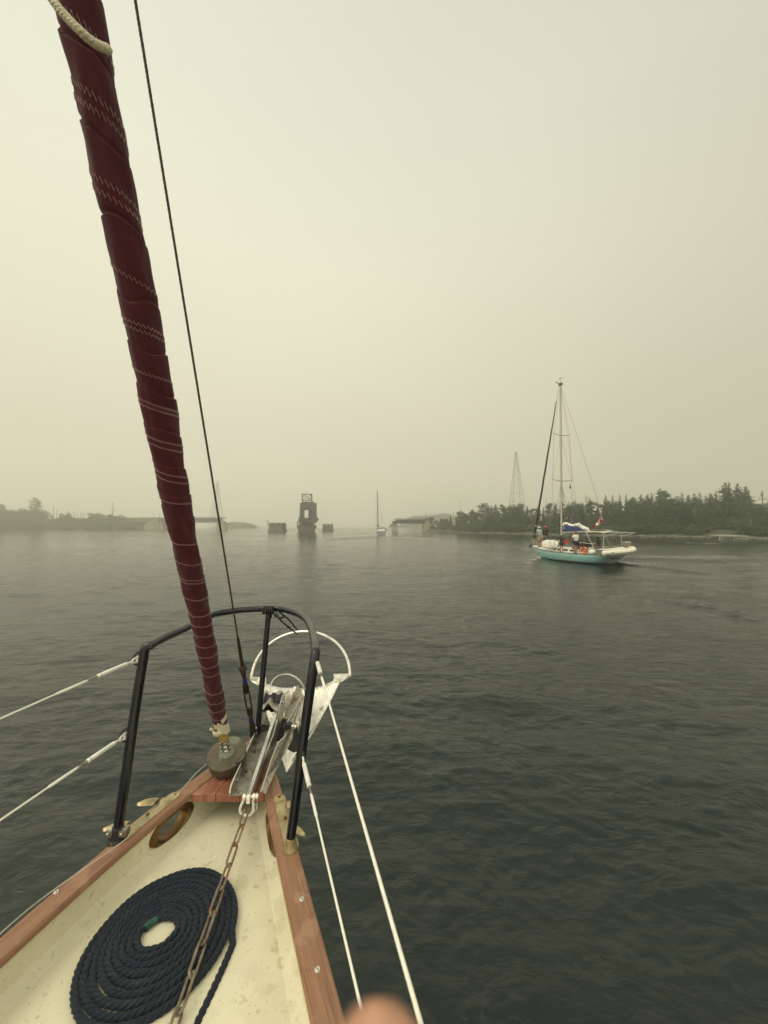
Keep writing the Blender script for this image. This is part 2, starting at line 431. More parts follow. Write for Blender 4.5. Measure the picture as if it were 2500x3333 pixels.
# sgn +1 : to the right of travel (towards the centre for the port rail going forward), -1 for starboard
prof = [(-.003, -T+.004), (-.003, -.004), (.002, 0), (W*.5, .003), (W-.004, 0), (W, -.005), (W, -T+.004), (W-.004, -T), (.002, -T)]
def rail(path, sgn, extra):
    b = MB(); p = path+[extra]
    b.sweep(p, [(a*sgn, c) for a, c in prof], up=(0, 0, 1))
    return b
rl = rail(Lo, 1, TIP+V((-.006, .0, 0))).build('cap_rail', teak, boat)
rr_ = rail(Ro, -1, TIP+V((.006, .0, 0))).build('cap_rail', teak, boat)
# bulwarks (solid strips with the hawse holes cut through)
def bulwark(path, sgn, holes):
    b = MB(); i0 = W-.016; th = .026
    pf = [(i0-th, -T-.001), (i0, -T-.001), (i0+.002, -.105), (i0+.02, -.125), (i0+.05, -.131), (i0-th, -.131)]
    b.sweep(path, [(a*sgn, c) for a, c in pf], up=(0, 0, 1))
    ob = b.build('bulwark', cream, boat)
    for (c, t, n) in holes:
        k = MB(); N = 28; A = []
        up = V((0, 0, 1))
        for q in range(N):
            a = 2*math.pi*q/N; A.append(c + t*(.072*math.cos(a)) + up*(.0385*math.sin(a)) - n*.12)
        k.prism(A, n*.24); cut = k.build('cutter', cream, None, off=(0, 0, 0))
        cut.location = -V(ob.parent.location) if False else (0, 0, 0)
        md = ob.modifiers.new('hole', 'BOOLEAN'); md.object = cut; md.operation = 'DIFFERENCE'; md.solver = 'EXACT'
        bpy.context.view_layer.update()
        ev = ob.evaluated_get(bpy.context.evaluated_depsgraph_get())
        me = bpy.data.meshes.new_from_object(ev); ob.modifiers.clear(); ob.data = me; me.name = 'bulwark'
        bpy.data.objects.remove(cut)
    return ob
def along(path, y):
    for i in range(len(path)-1):
        if path[i].y <= y <= path[i+1].y:
            u = (y-path[i].y)/(path[i+1].y-path[i].y); t = (path[i+1]-path[i]).normalized()
            return path[i].lerp(path[i+1], u), t
cL = PZ(598, 2668, CZ-1.2); pL, tL = along(Lo, cL.y+.0); nL = V((tL.y, -tL.x, 0))
hL = pL + nL*(W-.016) - V((0, 0, .073))
pR, tR = along(Ro, 1.58); nR = V((-tR.y, tR.x, 0)); hR = pR + nR*(W-.016) - V((0, 0, .073))
bulwark(Lo, 1, [(hL, tL, nL)]); bulwark(Ro, -1, [(hR, tR, nR)])
def hawse(c, t, n):
    b = MB(); N = 40; ring = []
    pf = [(-.034, .0), (.0, .0)]
    up = V((0, 0, 1)); rows = []
    for q in range(N+1):
        a = 2*math.pi*q/N; e = V((0, 0, 0)); ca, sa = math.cos(a), math.sin(a)
        row = []
        for (f, h) in ((0, -.03), (0, .004), (.08, .011), (.3, .015), (.75, .010), (.97, .007), (1.0, .001)):
            la = .070 + (.106-.070)*f; lb = .0375+(.0515-.0375)*f
            row.append(c + t*(la*ca) + up*(lb*sa) + n*h)
        rows.append(row)
    b.grid(rows); return b.build('hawse_pipe', bronze_dk, boat)
hawse(hL, tL, nL); hawse(hR, tR, nR)
# foredeck
def deck():
    li = inset(Lo, W+.02, 1); ri = inset(Ro, W+.02, -1); b = MB(); rows = []
    for k in range(61):
        y = -1.85+(2.05+1.85)*k/60
        a = along(li, y); c = along(ri, y)
        if not a or not c: continue
        a, c = a[0], c[0]
        if a.x > c.x: m_ = (a+c)/2; a = m_; c = m_
        row = []
        for j in range(17):
            u = j/16; p = a.lerp(c, u); p = V((p.x, p.y, DK+.001+.022*(4*u*(1-u))*min(1, (c.x-a.x)))); row.append(p)
        rows.append(row)
    b.grid(rows)
    return b.build('foredeck', cream, boat)
deck()
# hull outside
def hull():
    b = MB(); N = 44; rows_l = []; rows_r = []
    lo = [along(Lo, -1.85+(Lo[-1].y+1.85)*k/N)[0] for k in range(N)] + [Lo[-1], TIP]
    ro = [along(Ro, -1.85+(Ro[-1].y+1.85)*k/N)[0] for k in range(N)] + [Ro[-1], TIP]
    lv = [(-T-.002, .018), (-.13, .02), (-.32, .035), (-.8, .10), (-1.3, .2), (-1.75, .33), (-2.15, .55)]
    for k in range(len(lo)):
        a, c = lo[k], ro[k]; ctr = (a+c)/2; w = (c-a)
        rl, rr = [], []
        for dz, fl in lv:
            f = 1-fl*1.0 if w.length > .02 else 1
            back = V((.1, -1, 0))*(.36*(-dz)**1.1)*(k/len(lo))**3
            off = w.normalized()*.026 if w.length > .1 else V((0, 0, 0))
            pl = ctr-(w*.5)*f + back + V((0, 0, dz)); pr = ctr+(w*.5)*f + back + V((0, 0, dz))
            if dz > -.5: pl = ctr-w*.5+w.normalized()*(.022+fl*.15)*(1 if w.length > .1 else 0)+back+V((0, 0, dz)); pr = ctr+w*.5-w.normalized()*(.022+fl*.15)*(1 if w.length > .1 else 0)+back+V((0, 0, dz))
            rl.append(pl); rr.append(pr)
        rows_l.append(rl[1:]); rows_r.append(rr[1:])
    b.grid(rows_l); b.grid(rows_r)
    # transom-like closure aft, out of sight behind the photographer
    b.grid([rows_l[0], rows_r[0]])
    return b.build('hull', hullp, boat)
hull()
# breasthook: planked teak knee between the rails
def knee():
    a = PZ(647, 2578, CAP); c = PZ(868, 2583, CAP)
    li = inset(Lo, W-.002, 1); ri = inset(Ro, W-.002, -1)
    base = [];
    n = 8; left = []; right = []
    y0 = (a.y+c.y)/2
    for k in range(n+1):
        y = y0+(2.0-y0)*k/n; l = along(li, y); r = along(ri, y)
        l, r = l[0], r[0]
        if l.x > r.x-.004: break
        left.append(V((l.x, y, CAP-.004))); right.append(V((r.x, y, CAP-.004)))
    nb = 3
    for s in range(nb):
        b = MB(); u0, u1 = s/nb+.004, (s+1)/nb-.004
        pts = [left[k].lerp(right[k], u0) for k in range(len(left))] + [left[k].lerp(right[k], u1) for k in range(len(left)-1, -1, -1)]
        pts[0] = pts[0] + V((0, -.004, 0)); pts[-1] = pts[-1]+V((0, -.004, 0))
        b.prism(pts, (0, 0, -.032)); ob = b.build('breasthook_plank', teak2, boat, smooth=False)
        md = ob.modifiers.new('edge', 'BEVEL'); md.width = .004; md.segments = 3
    b = MB(); pts = [left[0]+V((0, .02, -.034)), right[0]+V((0, .02, -.034)), right[-1]+V((0, 0, -.034)), left[-1]+V((0, 0, -.034))]
    b.prism(pts, (0, 0, -.012)); b.build('caulking', rub, boat, smooth=False)
knee()
# screws
for (px, py) in ((982, 2926), (1033, 3155), (183, 2902)):
    p = PZ(px, py, CAP+.004); b = MB(); b.lathe([(.0072, -.004), (.0072, .0), (.006, .0018), (.0, .002)], p, n=18)
    s_ = b.build('screw', screw_m, boat, label=None)
    k = MB(); k.box(p+V((0, 0, .0018)), (.0115, .0014, .0012), Matrix.Rotation(R(-40), 3, 'Z')); k.build('slot', rub, s_)
# bronze fairleads with horns
def fairlead(path, y0, y1, sgn, hornside):
    b = MB(); N = 22
    pa, _ = along(path, y0); pb, _ = along(path, y1)
    top = CAP+.0015
    rowsets = []
    def P(u, side, h):
        p = pa.lerp(pb, u); t = (pb-pa).normalized(); n = V((t.y, -t.x, 0))*sgn
        return V((p.x, p.y, top+h)) + n*side
    rows = []
    for i in range(N+1):
        u = i/N
        e = min(1, math.sqrt(max(0, 1-(1-min(u, 1-u)/.10)**2))) if min(u, 1-u) < .10 else 1
        w = .024*e+.0008; hh = .004+.012*(math.exp(-((u-.24)/.06)**2)+math.exp(-((u-.76)/.06)**2))
        mid = .012*math.exp(-((u-.5)/.2)**4)
        rows.append([P(u, .014-w, 0), P(u, .014-w*.95, .003), P(u, .014-w*.6, hh+.002), P(u, .014, hh+mid*.3), P(u, .014+w*.6, hh*.9), P(u, .014+w*.95, .004), P(u, .014+w, 0)])
    b.grid(rows)
    ob = b.build('fairlead', bronze, boat)
    for (u, du) in ((.26, -.30), (.70, -.26)):
        h = MB(); r2 = []
        for i in range(9):
            s = i/8; wd = .027*math.sin(math.pi*min(1, .16+s*.84))**.7*(1-.25*s)+.001
            cc = P(u+du*s*.6, (-.004-.052*s**.8) if sgn > 0 else (-.002-.030*s**.8), .017+.010*math.sin(s*2.2)); t = (pb-pa).normalized()
            r2.append([cc-t*wd+V((0, 0, -.003)), cc-t*wd*.5+V((0, 0, .004)), cc+V((0, 0, .0055)), cc+t*wd*.5+V((0, 0, .004)), cc+t*wd+V((0, 0, -.003)), cc+t*wd*.5+V((0, 0, -.006)), cc-t*wd*.5+V((0, 0, -.006)), cc-t*wd+V((0, 0, -.003))])
        h.grid(r2); h.build('horn', bronze, ob)
    for u in (.07, .5, .94):
        k = MB(); k.lathe([(.006, -.002), (.006, .0015), (0, .002)], P(u, .014, .012 if u == .5 else .005), n=14); k.build('screw', bronze_dk, ob)
yl = lambda px, py: PZ(px, py, CAP).y
fairlead(Lo, yl(395, 2755), yl(600, 2578), 1, 1)
fairlead(Ro, yl(958, 2770), yl(905, 2585), -1, 1)
# thin furling line led aft outside the port rail
# ------------------------------------------------------------------ pulpit
PH = CZ-.452
pulpit = MB()
top_px = [(484, 2103), (530, 2078), (582, 2055), (631, 2030), (685, 2003), (761, 1988), (843, 1982), (913, 1983), (962, 1995), (994, 2014), (1011, 2041), (1022, 2079), (1027, 2115)]
tp = [PZ(x, y, PH) for x, y in top_px]
LT = PZ(468, 2112, PH-.01); RT = tp[-1]
LB = PZ(384, 2705, CAP+.03); RB = PZ(945, 2738, CAP+.03)
pulpit.tube(smooth_path(tp, 5), .0160, 14)
top = pulpit.build('pulpit', navy, boat)
def leg(a, c, r=.0145):
    b = MB(); b.tube(smooth_path([a, a.lerp(c, .15)+V((0, 0, 0)), a.lerp(c, .5), a.lerp(c, .9), c], 5), r, 14); return b
b = MB(); b.tube(smooth_path([tp[0]+V((.01, .012, 0)), PZ(474, 2106, PH-.004), LT+V((0, 0, -.03)), LT.lerp(LB, .35), LT.lerp(LB, .7), LB], 5), .0168, 14); b.build('leg', navy, top)
b = MB(); b.tube(smooth_path([tp[-2], tp[-1], PZ(1022, 2155, PH-.03), PY(986, 2415, 1.355), PY(973, 2524, 1.36), RB], 5), .0168, 14); b.build('leg', navy, top)
cT = PZ(875, 1986, PH); cB = V((PZ(838, 2412, CAP).x, cT.y-.03, CAP+.02))
cB = PZ(836, 2412, CAP+.01)
leg(cT, cB, .0145).build('leg', navy, top)
for c in (LB, RB):
    k_ = 1.0 if c is LB else .78
    b = MB(); b.lathe([(.031*k_, -.032), (.033*k_, -.030), (.033*k_, -.024), (.023, -.020), (.0195, .0), (.0195, .016), (.0155, .018)], c, n=22)
    b.build('socket', rub if c is LB else bronze, top)
b = MB()
for s in (-1, 1):
    b.tube([LB+V((s*.026, -.006, .012)), LB+V((s*.026, .006, -.016))], .010, 10)
    b.ell(LB+V((s*.024, -.018, .002)), (.006, .006, .006), 8)
b.box(LB+V((0, 0, .0)), (.07, .03, .022)); b.build('clamp', steel_w, top)
def eye(c, side):                          # welded eye for the lifeline
    b = MB(); pts = [c+V((-side*.012, .01, .026)), c+V((side*.010, .0, .020)), c+V((side*.018, -.006, .0)), c+V((side*.010, .0, -.016)), c+V((-side*.012, .01, -.02))]
    b.tube(smooth_path(pts, 4), .0055, 8); b.build('eye', navy, top)
def legpt(y_px, pts):
    for i in range(len(pts)-1):
        if pts[i][1] <= y_px <= pts[i+1][1]:
            return i, (y_px-pts[i][1])/(pts[i+1][1]-pts[i][1])
eL1 = LT+V((-.016, -.012, -.035)); eL2 = LT.lerp(LB, .48)+V((-.018, -.012, 0))
eR1 = PZ(1028, 2142, PH-.026)+V((.004, -.012, 0)); eR2 = PY(984, 2460, 1.357)+V((.004, -.014, 0))
eye(eL1, -.6); eye(eL2, -.6); eye(eR1, .2); eye(eR2, .2)
# lashings at the top of the pulpit
lash = thing('lashing', 'black cord lashed round the pulpit top and tied to the anchor hoop', 'cord', cT)
b = MB()
for k in range(5):
    x = -.026+.012*k
    b.tube([cT+V((x+.002*math.sin(k), .0195*math.cos(a), .0195*math.sin(a))) for a in np.linspace(0, 6.28, 13)], .0042, 6)
for k in range(3):
    b.tube([cT+V((.014*math.cos(a), .014*math.sin(a), -.02-.009*k)) for a in np.linspace(0, 6.28, 13)], .0042, 6)
b.build('wrapping', rub, lash)
hoop_top = PY(968, 2056, 2.50)
b = MB()
k0 = cT+V((.03, 0, -.018)); k1 = hoop_top
b.tube(smooth_path([k0, k0.lerp(k1, .3)+V((0, 0, -.012)), k0.lerp(k1, .7)+V((0, 0, -.015)), k1+V((0, -.01, -.012))], 5), .0046, 7)
b.tube(smooth_path([k0+V((.02, 0, .014)), k0.lerp(k1, .4)+V((.025, 0, .010)), k0.lerp(k1, .8)+V((.012, 0, .006)), k1+V((0, .0, .012))], 5), .0046, 7)
b.tube(smooth_path([k0+V((.018, -.01, .0)), k0+V((.03, -.02, -.02)), k0+V((.05, .0, -.018))], 4), .006, 7)
b.ell(k0+V((.012, -.008, -.006)), (.013, .012, .012), 8); b.ell(k0.lerp(k1, .55)+V((0, 0, -.014)), (.009, .009, .009), 8)
b.build('cord', rub, lash)
# ------------------------------------------------------------------ lifelines
def lifeline(label, e, q1, q2, far, body0, body1, sw, grp='coated wire lifelines aft of the pulpit'):
    """e eye; fitting runs along the line e->far; body0/body1/sw are distances along it"""
    t = thing('lifeline', label, 'lifeline', e, grp)
    d = (far-e).normalized()
    f = MB()
    u = d.cross(V((0, 0, 1))).normalized(); w = u.cross(d)
    for s in (-1, 1): f.tube([e+w*s*.007-d*.006, e+w*s*.008+d*.012, e+w*s*.004+d*.024], .0035, 6)
    f.tube([e-w*.012, e+w*.012], .0048, 8); f.tube([e+d*.02, e+d*body0], .0034, 8)
    f.build('fork', white_m, t)
    f = MB(); f.lathe([(.0062, 0), (.0068, .002), (.0068, .010), (.0055, .012), (.0072, .018), (.0072, body1-body0-.018), (.0055, body1-body0-.012), (.0068, body1-body0-.010), (.0068, body1-body0), (.004, body1-body0+.002)], e+d*body0, d, n=12)
    f.build('turnbuckle', white_m, t)
    f = MB(); f.tube([e+d*body1, e+d*(body1+.04)], .0032, 8); f.build('threaded_stud', steel_w, t)
    f = MB(); f.tube([e+d*(body1+.04), e+d*(body1+.05), e+d*sw, e+d*(sw+.003)], [.0032, .0042, .0042, .0030], 8); f.build('swage', white_m, t)
    f = MB(); N = 60; f.tube([(e+d*sw).lerp(far, k/N)+V((0, 0, -.01*math.sin(math.pi*k/N))) for k in range(N+1)], .0026, 8); f.build('wire', wire_w, t)
    return t
def ext(e, p, L): return e+(p-e).normalized()*L
pA = V((0, 0, 0))
q = ray(0, 2337); Yq = .99; farL1 = ext(eL1, V((0, 0, CZ))+q*(Yq/q.y), 2.9)
q = ray(0, 2668); farL2 = ext(eL2, V((0, 0, CZ))+q*(.985/q.y), 2.9)
q = ray(1378, 3333); farR1 = ext(eR1, V((0, 0, CZ))+q*(.395/q.y), 3.0)
q = ray(1175, 3270); farR2 = ext(eR2, V((0, 0, CZ))+q*(.66/q.y), 3.0)
lifeline('upper white lifeline running left from the top of the left pulpit leg', eL1, 0, 0, farL1, .05, .17, .31)
lifeline('lower white lifeline running left from halfway down the left pulpit leg', eL2, 0, 0, farL2, .05, .17, .31)
lifeline('upper white lifeline from the right pulpit leg, rightmost of the wires over the dark water', eR1, 0, 0, farR1, .035, .125, .25)
lifeline('lower white lifeline from the right pulpit leg, passing nearest the starboard cap rail', eR2, 0, 0, farR2, .035, .15, .28)
# furling line
fl = thing('furling_line', 'thin grey cord led aft from the bronze drum along the port cap rail', 'cord', PZ(680, 2480, CAP))
b = MB()
pts = [PZ(690, 2472, CAP+.035), PZ(640, 2515, CAP+.03), PZ(600, 2560, CAP+.018), PZ(560, 2592, CAP+.03), PZ(480, 2660, CAP+.03), PZ(425, 2712, CAP+.024), PZ(392, 2745, CAP+.02)]
for y in (1.2, 1.05, .8, .4, -.2, -1): pts.append(along(Lo, y)[0]+V((-.004, 0, .006)))
b.tube(smooth_path(pts, 5), .0019, 6); b.build('cord', mat('grey_cord', (.42, .40, .34), .7), fl)
# ------------------------------------------------------------------ coiled mooring rope
navy_rope = mat('navy_rope', (.0125, .018, .028), .8, var=.35, vs=30, bump=.8, bs=1, dist=.0015, stretch=(60, 3, 1), uv=True, sheen=.08, spec=.2,
                spot=[((.03, .036, .046), 3, .55, .5)])
def strands(b, path, rad, pitch, n=7, flatten=1.0, up=None):
    path = [V(p) for p in path]
    Ls = [0]
    for i in range(1, len(path)): Ls.append(Ls[-1]+(path[i]-path[i-1]).length)
    step = pitch/11; M = int(Ls[-1]/step); fine = []; j = 0
    for k in range(M+1):
        l = Ls[-1]*k/M
        while j < len(Ls)-2 and Ls[j+1] < l: j += 1
        fine.append((path[j].lerp(path[j+1], (l-Ls[j])/max(1e-9, Ls[j+1]-Ls[j])), l))
    for s in range(3):
        pts = []
        for k, (p, l) in enumerate(fine):
            t = (fine[min(k+1, M)][0]-fine[max(k-1, 0)][0]).normalized()
            side = t.cross(V((0, 0, 1)));
            side = side.normalized() if side.length > 1e-6 else V((1, 0, 0)); u2 = side.cross(t)
            a = 2*math.pi*(l/pitch + s/3)
            pts.append(p+side*(math.cos(a)*rad*.46)+u2*(math.sin(a)*rad*.46*flatten))
        b.tube(pts, rad*.575, n)
def coil(name, label, c, r0, r1, turns, ang0, rr, ell, tail=None, tape=True, rotv=0, zb=None, grp=None):
    t = thing(name, label, 'rope', c, grp); pts = []; N = int(turns*44)
    for k in range(N+1):
        u = k/N; a = ang0-2*math.pi*turns*u      # clockwise from above
        r = r0+(r1-r0)*u; e = lerp(1.0+.18*(1-u), 1, u)
        x = r*math.cos(a); y = r*math.sin(a)*ell
        wob = .0022*math.sin(a*3+u*9)+.0016*math.sin(a*7+u*23)
        x += wob*math.cos(a); y += wob*math.sin(a)
        ca, sa = math.cos(rotv), math.sin(rotv)
        pts.append(V(c)+V((x*ca-y*sa, x*sa+y*ca, rr*.93+.0015*math.sin(a*5+u*40))))
    if tail: pts += tail
    b = MB(); strands(b, pts, rr, rr*6.2); b.build('rope_lay', navy_rope, t)
    if tape:
        k = MB(); k.tube(pts[0:6], rr*1.04, 12); k.build('whipping', mat('green_tape', (.012, .075, .045), .35, var=.3, vs=40, bump=.4), t)
    return t
kc = PZ(517, 3040, DK+.02); cc = V((-.668, 1.19, DK+.012))
kc = PZ(517, 3036, DK+.02)
tailp = [PZ(x, y, DK+.014) for x, y in ((778, 3010), (757, 3075), (726, 3150), (690, 3230), (652, 3310), (610, 3400), (560, 3520))]
# the coil: nine turns of laid rope, drawn out a little fore and aft
def main_coil():
    cx, cy = -.668, 1.197; t = thing('coiled_rope', 'flat spiral coil of navy three-strand rope with a green taped end on the foredeck', 'rope', (cx, cy, DK+.01), 'navy mooring rope coils on deck')
    rr = .0099; turns = 9.46; N = int(turns*46); pts = []
    hole = V((kc.x, kc.y, 0)); a0 = R(172)
    for k in range(N+1):
        u = k/N; a = a0-2*math.pi*turns*u; r = .044+(.209-.044)*u
        c = hole.lerp(V((cx, cy, 0)), u)
        ex = lerp(1.0, .98, u); ey = lerp(.92, 1.09, u)
        w = .0016*math.sin(a*3+u*9)+.001*math.sin(a*7+u*23)
        crown = .022*(1-((c.x+r*math.cos(a)*ex+.65)/.5)**2)*.5
        pts.append(V((c.x+(r*ex+w)*math.cos(a), c.y+(r*ey+w)*math.sin(a), DK+rr*.95+.012+crown*.3+.001*math.sin(a*5+u*40))))
    # leave the coil on its right side, running aft
    path = pts+tailp[1:]
    b = MB(); strands(b, path, rr, rr*5.6); b.build('rope_lay', navy_rope, t)
    k = MB(); k.tube(pts[0:7], rr*1.05, 12); k.build('whipping', mat('green_tape', (.012, .075, .045), .35, var=.3, vs=40, bump=.4), t)
main_coil()
t = thing('coiled_rope', 'second navy rope coil, only its edge showing at the bottom left corner of the deck', 'rope', (-.885, .80, DK+.01), 'navy mooring rope coils on deck')
pts = []
for k in range(5*40):
    u = k/200; a = -2*math.pi*5*u; r = .05+.11*u; pts.append(V((-.90+r*math.cos(a), .795+r*math.sin(a), DK+.018)))
b = MB(); strands(b, pts, .0098, .055); b.build('rope_lay', navy_rope, t)
# ------------------------------------------------------------------ anchor chain, shackle
rust = mat('rusty_galvanising', (.20, .14, .085), .62, metal=.35, var=.45, vs=30, bump=.6, bs=90, col2=(.33, .29, .22), spot=[((.26, .11, .035), 22, .53, .85), ((.10, .05, .02), 40, .63, .7)])
ch = thing('anchor_chain', 'rusty long-link anchor chain running taut from the shackle over the rope coil', 'chain', PZ(803, 2640, CAP-.03))
c0 = PZ(804, 2632, CAP-.012); c1 = PZ(564, 3325, DK+.052)
cd = (c1-c0); Lc = cd.length; cd = cd.normalized(); pitch = .0735
def link(b, c, d, rot, L=.092, w=.030, r=.0041):
    u = d.cross(V((0, 0, 1))).normalized(); v = u.cross(d); n = u*math.cos(rot)+v*math.sin(rot)
    pts = []; h = L/2-w/2
    for q in range(7): a = -math.pi/2+math.pi*q/6; pts.append(c+d*(h+math.cos(a)*(w/2-r))+n*(math.sin(a)*(w/2-r)))
    for q in range(7): a = math.pi/2+math.pi*q/6; pts.append(c+d*(-h+math.cos(a)*(w/2-r))+n*(math.sin(a)*(w/2-r)))
    b.tube(pts, r, 8, closed=True)
nl = int(Lc/pitch)+6
for k in range(nl):
    c = c0+cd*(pitch*(k+.5)); c.z -= .018*math.sin(math.pi*min(1, (k+.5)/nl)); b = MB()
    link(b, c, cd, R(50) if k % 2 == 0 else R(-32)); b.build('link', rust, ch)
# ------------------------------------------------------------------ anchor and its roller
S0 = PZ(812, 2590, CAP+.038)               # shackle end of the shank
S1 = PY(940, 2200, 2.46)                   # crown end
sdv = (S1-S0).normalized(); su = sdv.cross(V((0, 0, 1))).normalized(); sw = su.cross(sdv)
anchor = thing('anchor', 'galvanised roll-bar anchor stowed on the bow roller with its blade hanging outboard', 'anchor', S1)
def plate(b, pts, th, n): b.prism([p-n*th/2 for p in pts], n*th)
b = MB()
LS = (S1-S0).length
prof_s = [(-.028, -.012), (-.012, .016), (.2*LS, .014), (.62*LS, .018), (.70*LS, .014), (.80*LS, -.02), (LS, -.10), (LS+.02, -.22), (.94*LS, -.24), (.78*LS, -.10), (.62*LS, -.022), (.2*LS, -.018), (-.012, -.018)]
plate(b, [S0+sdv*a+sw*h for a, h in prof_s], .015, su); sh = b.build('shank', steel, anchor, smooth=False)
md = sh.modifiers.new('edge', 'BEVEL'); md.width = .002; md.segments = 2
# fluke: two leaves folded about a keel, ears at the top, point hanging down towards the stem
EL = PY(842, 2214, 2.50); ER = PY(1112, 2203, 2.47); TP = PY(932, 2512, 2.26)
K0 = PY(962, 2238, 2.58)                   # crown: middle of the trailing edge, pushed forward
K1 = K0.lerp(TP, .5)+V((0, .03, 0))
def fl_side(E, s):
    b = MB(); rows = []; n = 14
    for i in range(n+1):
        v = i/n
        keel = K0.lerp(TP, v)+V((0, .035*math.sin(math.pi*v), 0))
        edge = E.lerp(TP, v)+V((s*.02*math.sin(math.pi*min(1, v*1.6))*(1 if s > 0 else .4), -.012*math.sin(math.pi*v), 0))
        rows.append([keel.lerp(edge, u/8)+V((0, -.020*math.sin(math.pi*u/8)*(1-v), (-.022 if s > 0 else -.012)*math.sin(math.pi*u/8)*(1-v)**3)) for u in range(9)])
    b.grid(rows); ob = b.build('blade', galv, anchor)
    m = ob.modifiers.new('t', 'SOLIDIFY'); m.thickness = .009; m.offset = 0; return ob
bl = fl_side(EL, -1); br = fl_side(ER, 1)
# stiffening lips along the edges
b = MB(); b.tube(smooth_path([ER, ER.lerp(TP, .3)+V((.014, -.01, 0)), ER.lerp(TP, .65)+V((.016, -.01, 0)), TP], 5), .0055, 8); b.tube([K0+V((0, -.012, .01)), K1+V((0, -.02, 0)), TP], [.009, .007, .004], 8)
b.build('rib', galv, anchor)
# ears and bolts
for E, s in ((EL, -1), (ER, 1)):
    b = MB(); o = V((s*.052, .012, .006)); q = [E+V((-s*.05, -.008, -.022)), E+V((s*.0, -.012, -.026)), E+o+V((0, 0, -.012)), E+o+V((0, 0, .010)), E+V((0, -.004, .022)), E+V((-s*.05, 0, .018))]
    if s < 0: q = q[::-1]
    b.prism(q, (0, -.010, .002)); e_ = b.build('ear', galv, anchor, smooth=False)
    k = MB(); c = E+V((-s*.012, -.016, .0)); k.lathe([(.019, -.004), (.020, 0), (.019, .003), (.013, .003), (.013, .014), (.010, .015)], c, (0, -1, .25), n=18); k.build('bolt', white_m, e_)
# roll bar
cB_ = (EL+ER)/2; A0 = EL+V((-.052, .012, .0)); A1 = ER+V((.052, .012, .0)); b = MB(); mid = (A0+A1)/2; rad = (A1-A0)/2
pts = []
topv = PY(985, 2056, 2.62)-mid
for k in range(33):
    a = math.pi*k/32; pts.append(mid - rad*math.cos(a) + topv*math.sin(a)**.92)
b.tube(pts, .0105, 12); b.build('roll_bar', steel, anchor)
# inner second web of the shank carrying the tripping hoop
H0 = PY(878, 2252, 2.36); H1 = PY(995, 2262, 2.34); b = MB(); mid = (H0+H1)/2; rad = (H1-H0)/2; tv = PY(933, 2194, 2.38)-mid
pts = [mid-rad*math.cos(math.pi*k/24)+tv*math.sin(math.pi*k/24) for k in range(25)]
pts = [pts[0]+V((0, -.01, -.03))]+pts+[pts[-1]+V((0, -.01, -.05))]
b.tube(pts, .0105, 4, rot0=R(45), flat=.35); b.build('guide_hoop', steel, anchor)
# swivel plates at the crown
for (p, q, r_, w) in (((858, 2445), (958, 2232), (890, 2250), 0), ):
    pl = MB(); pl.prism([PY(924, 2345, 2.27), PY(929, 2302, 2.31), PY(969, 2229, 2.42), PY(987, 2264, 2.42), PY(960, 2320, 2.34), PY(941, 2356, 2.27)], V((0, .012, -.006))); pl.build('crown_plate', steel_w, anchor, smooth=False)
# shackle
shk = thing('shackle', 'bright bow shackle joining the chain to the anchor shank', 'shackle', S0)
b = MB(); c = PZ(806, 2610, CAP+.015); dn = (c0-S0).normalized(); rgt = su
pin = S0+sdv*-.004
pts = [pin-rgt*.019, pin-rgt*.019+dn*.012, pin-rgt*.024+dn*.030, pin-rgt*.027+dn*.046, pin-rgt*.021+dn*.062, pin-rgt*.010+dn*.071, pin+dn*.073]
pts = pts+[2*(pin+dn*((p-pin).dot(dn)))-p for p in pts[-2::-1]]
b.tube(smooth_path(pts, 4), .0052, 10)
for s in (-1, 1): b.lathe([(.007, -.006), (.0105, -.005), (.0105, .005), (.007, .006)], pin+rgt*s*.019, rgt, n=16)
b.build('bow', white_m, shk)
b = MB(); b.tube([pin-rgt*.026, pin+rgt*.030], .0052, 10); b.lathe([(.009, 0), (.009, .008)], pin+rgt*.028, rgt, n=12); b.build('pin', white_m, shk)
b = MB(); w0 = pin+rgt*.03
b.tube(smooth_path([w0, w0+dn*.03+rgt*.008, w0+dn*.058+rgt*.006, w0+dn*.066-rgt*.006, w0+dn*.05-rgt*.012, w0+dn*.03, w0+dn*.045+rgt*.010, w0+dn*.062+rgt*.002], 5), .0008, 5)
b.tube(smooth_path([w0-dn*.01, w0+V((0, 0, .014)), w0+dn*.008+rgt*.006, w0-dn*.006-rgt*.01], 4), .0008, 5); b.build('seizing_wire', white_m, shk)
# bow roller: two long cheek plates, base, rubber rollers and a strap over them
roller = thing('bow_roller', 'stainless bow roller channel with black rubber rollers bolted over the stem', 'anchor roller', S0)
def cheek(pxs, pys, th=.004, mat_=steel_w):
    b = MB(); q = [PY(x, y, Y) for (x, y, Y) in pxs]; b.prism(q, V((th, 0, 0))); ob = b.build('cheek_plate', mat_, roller, smooth=False)
    return ob
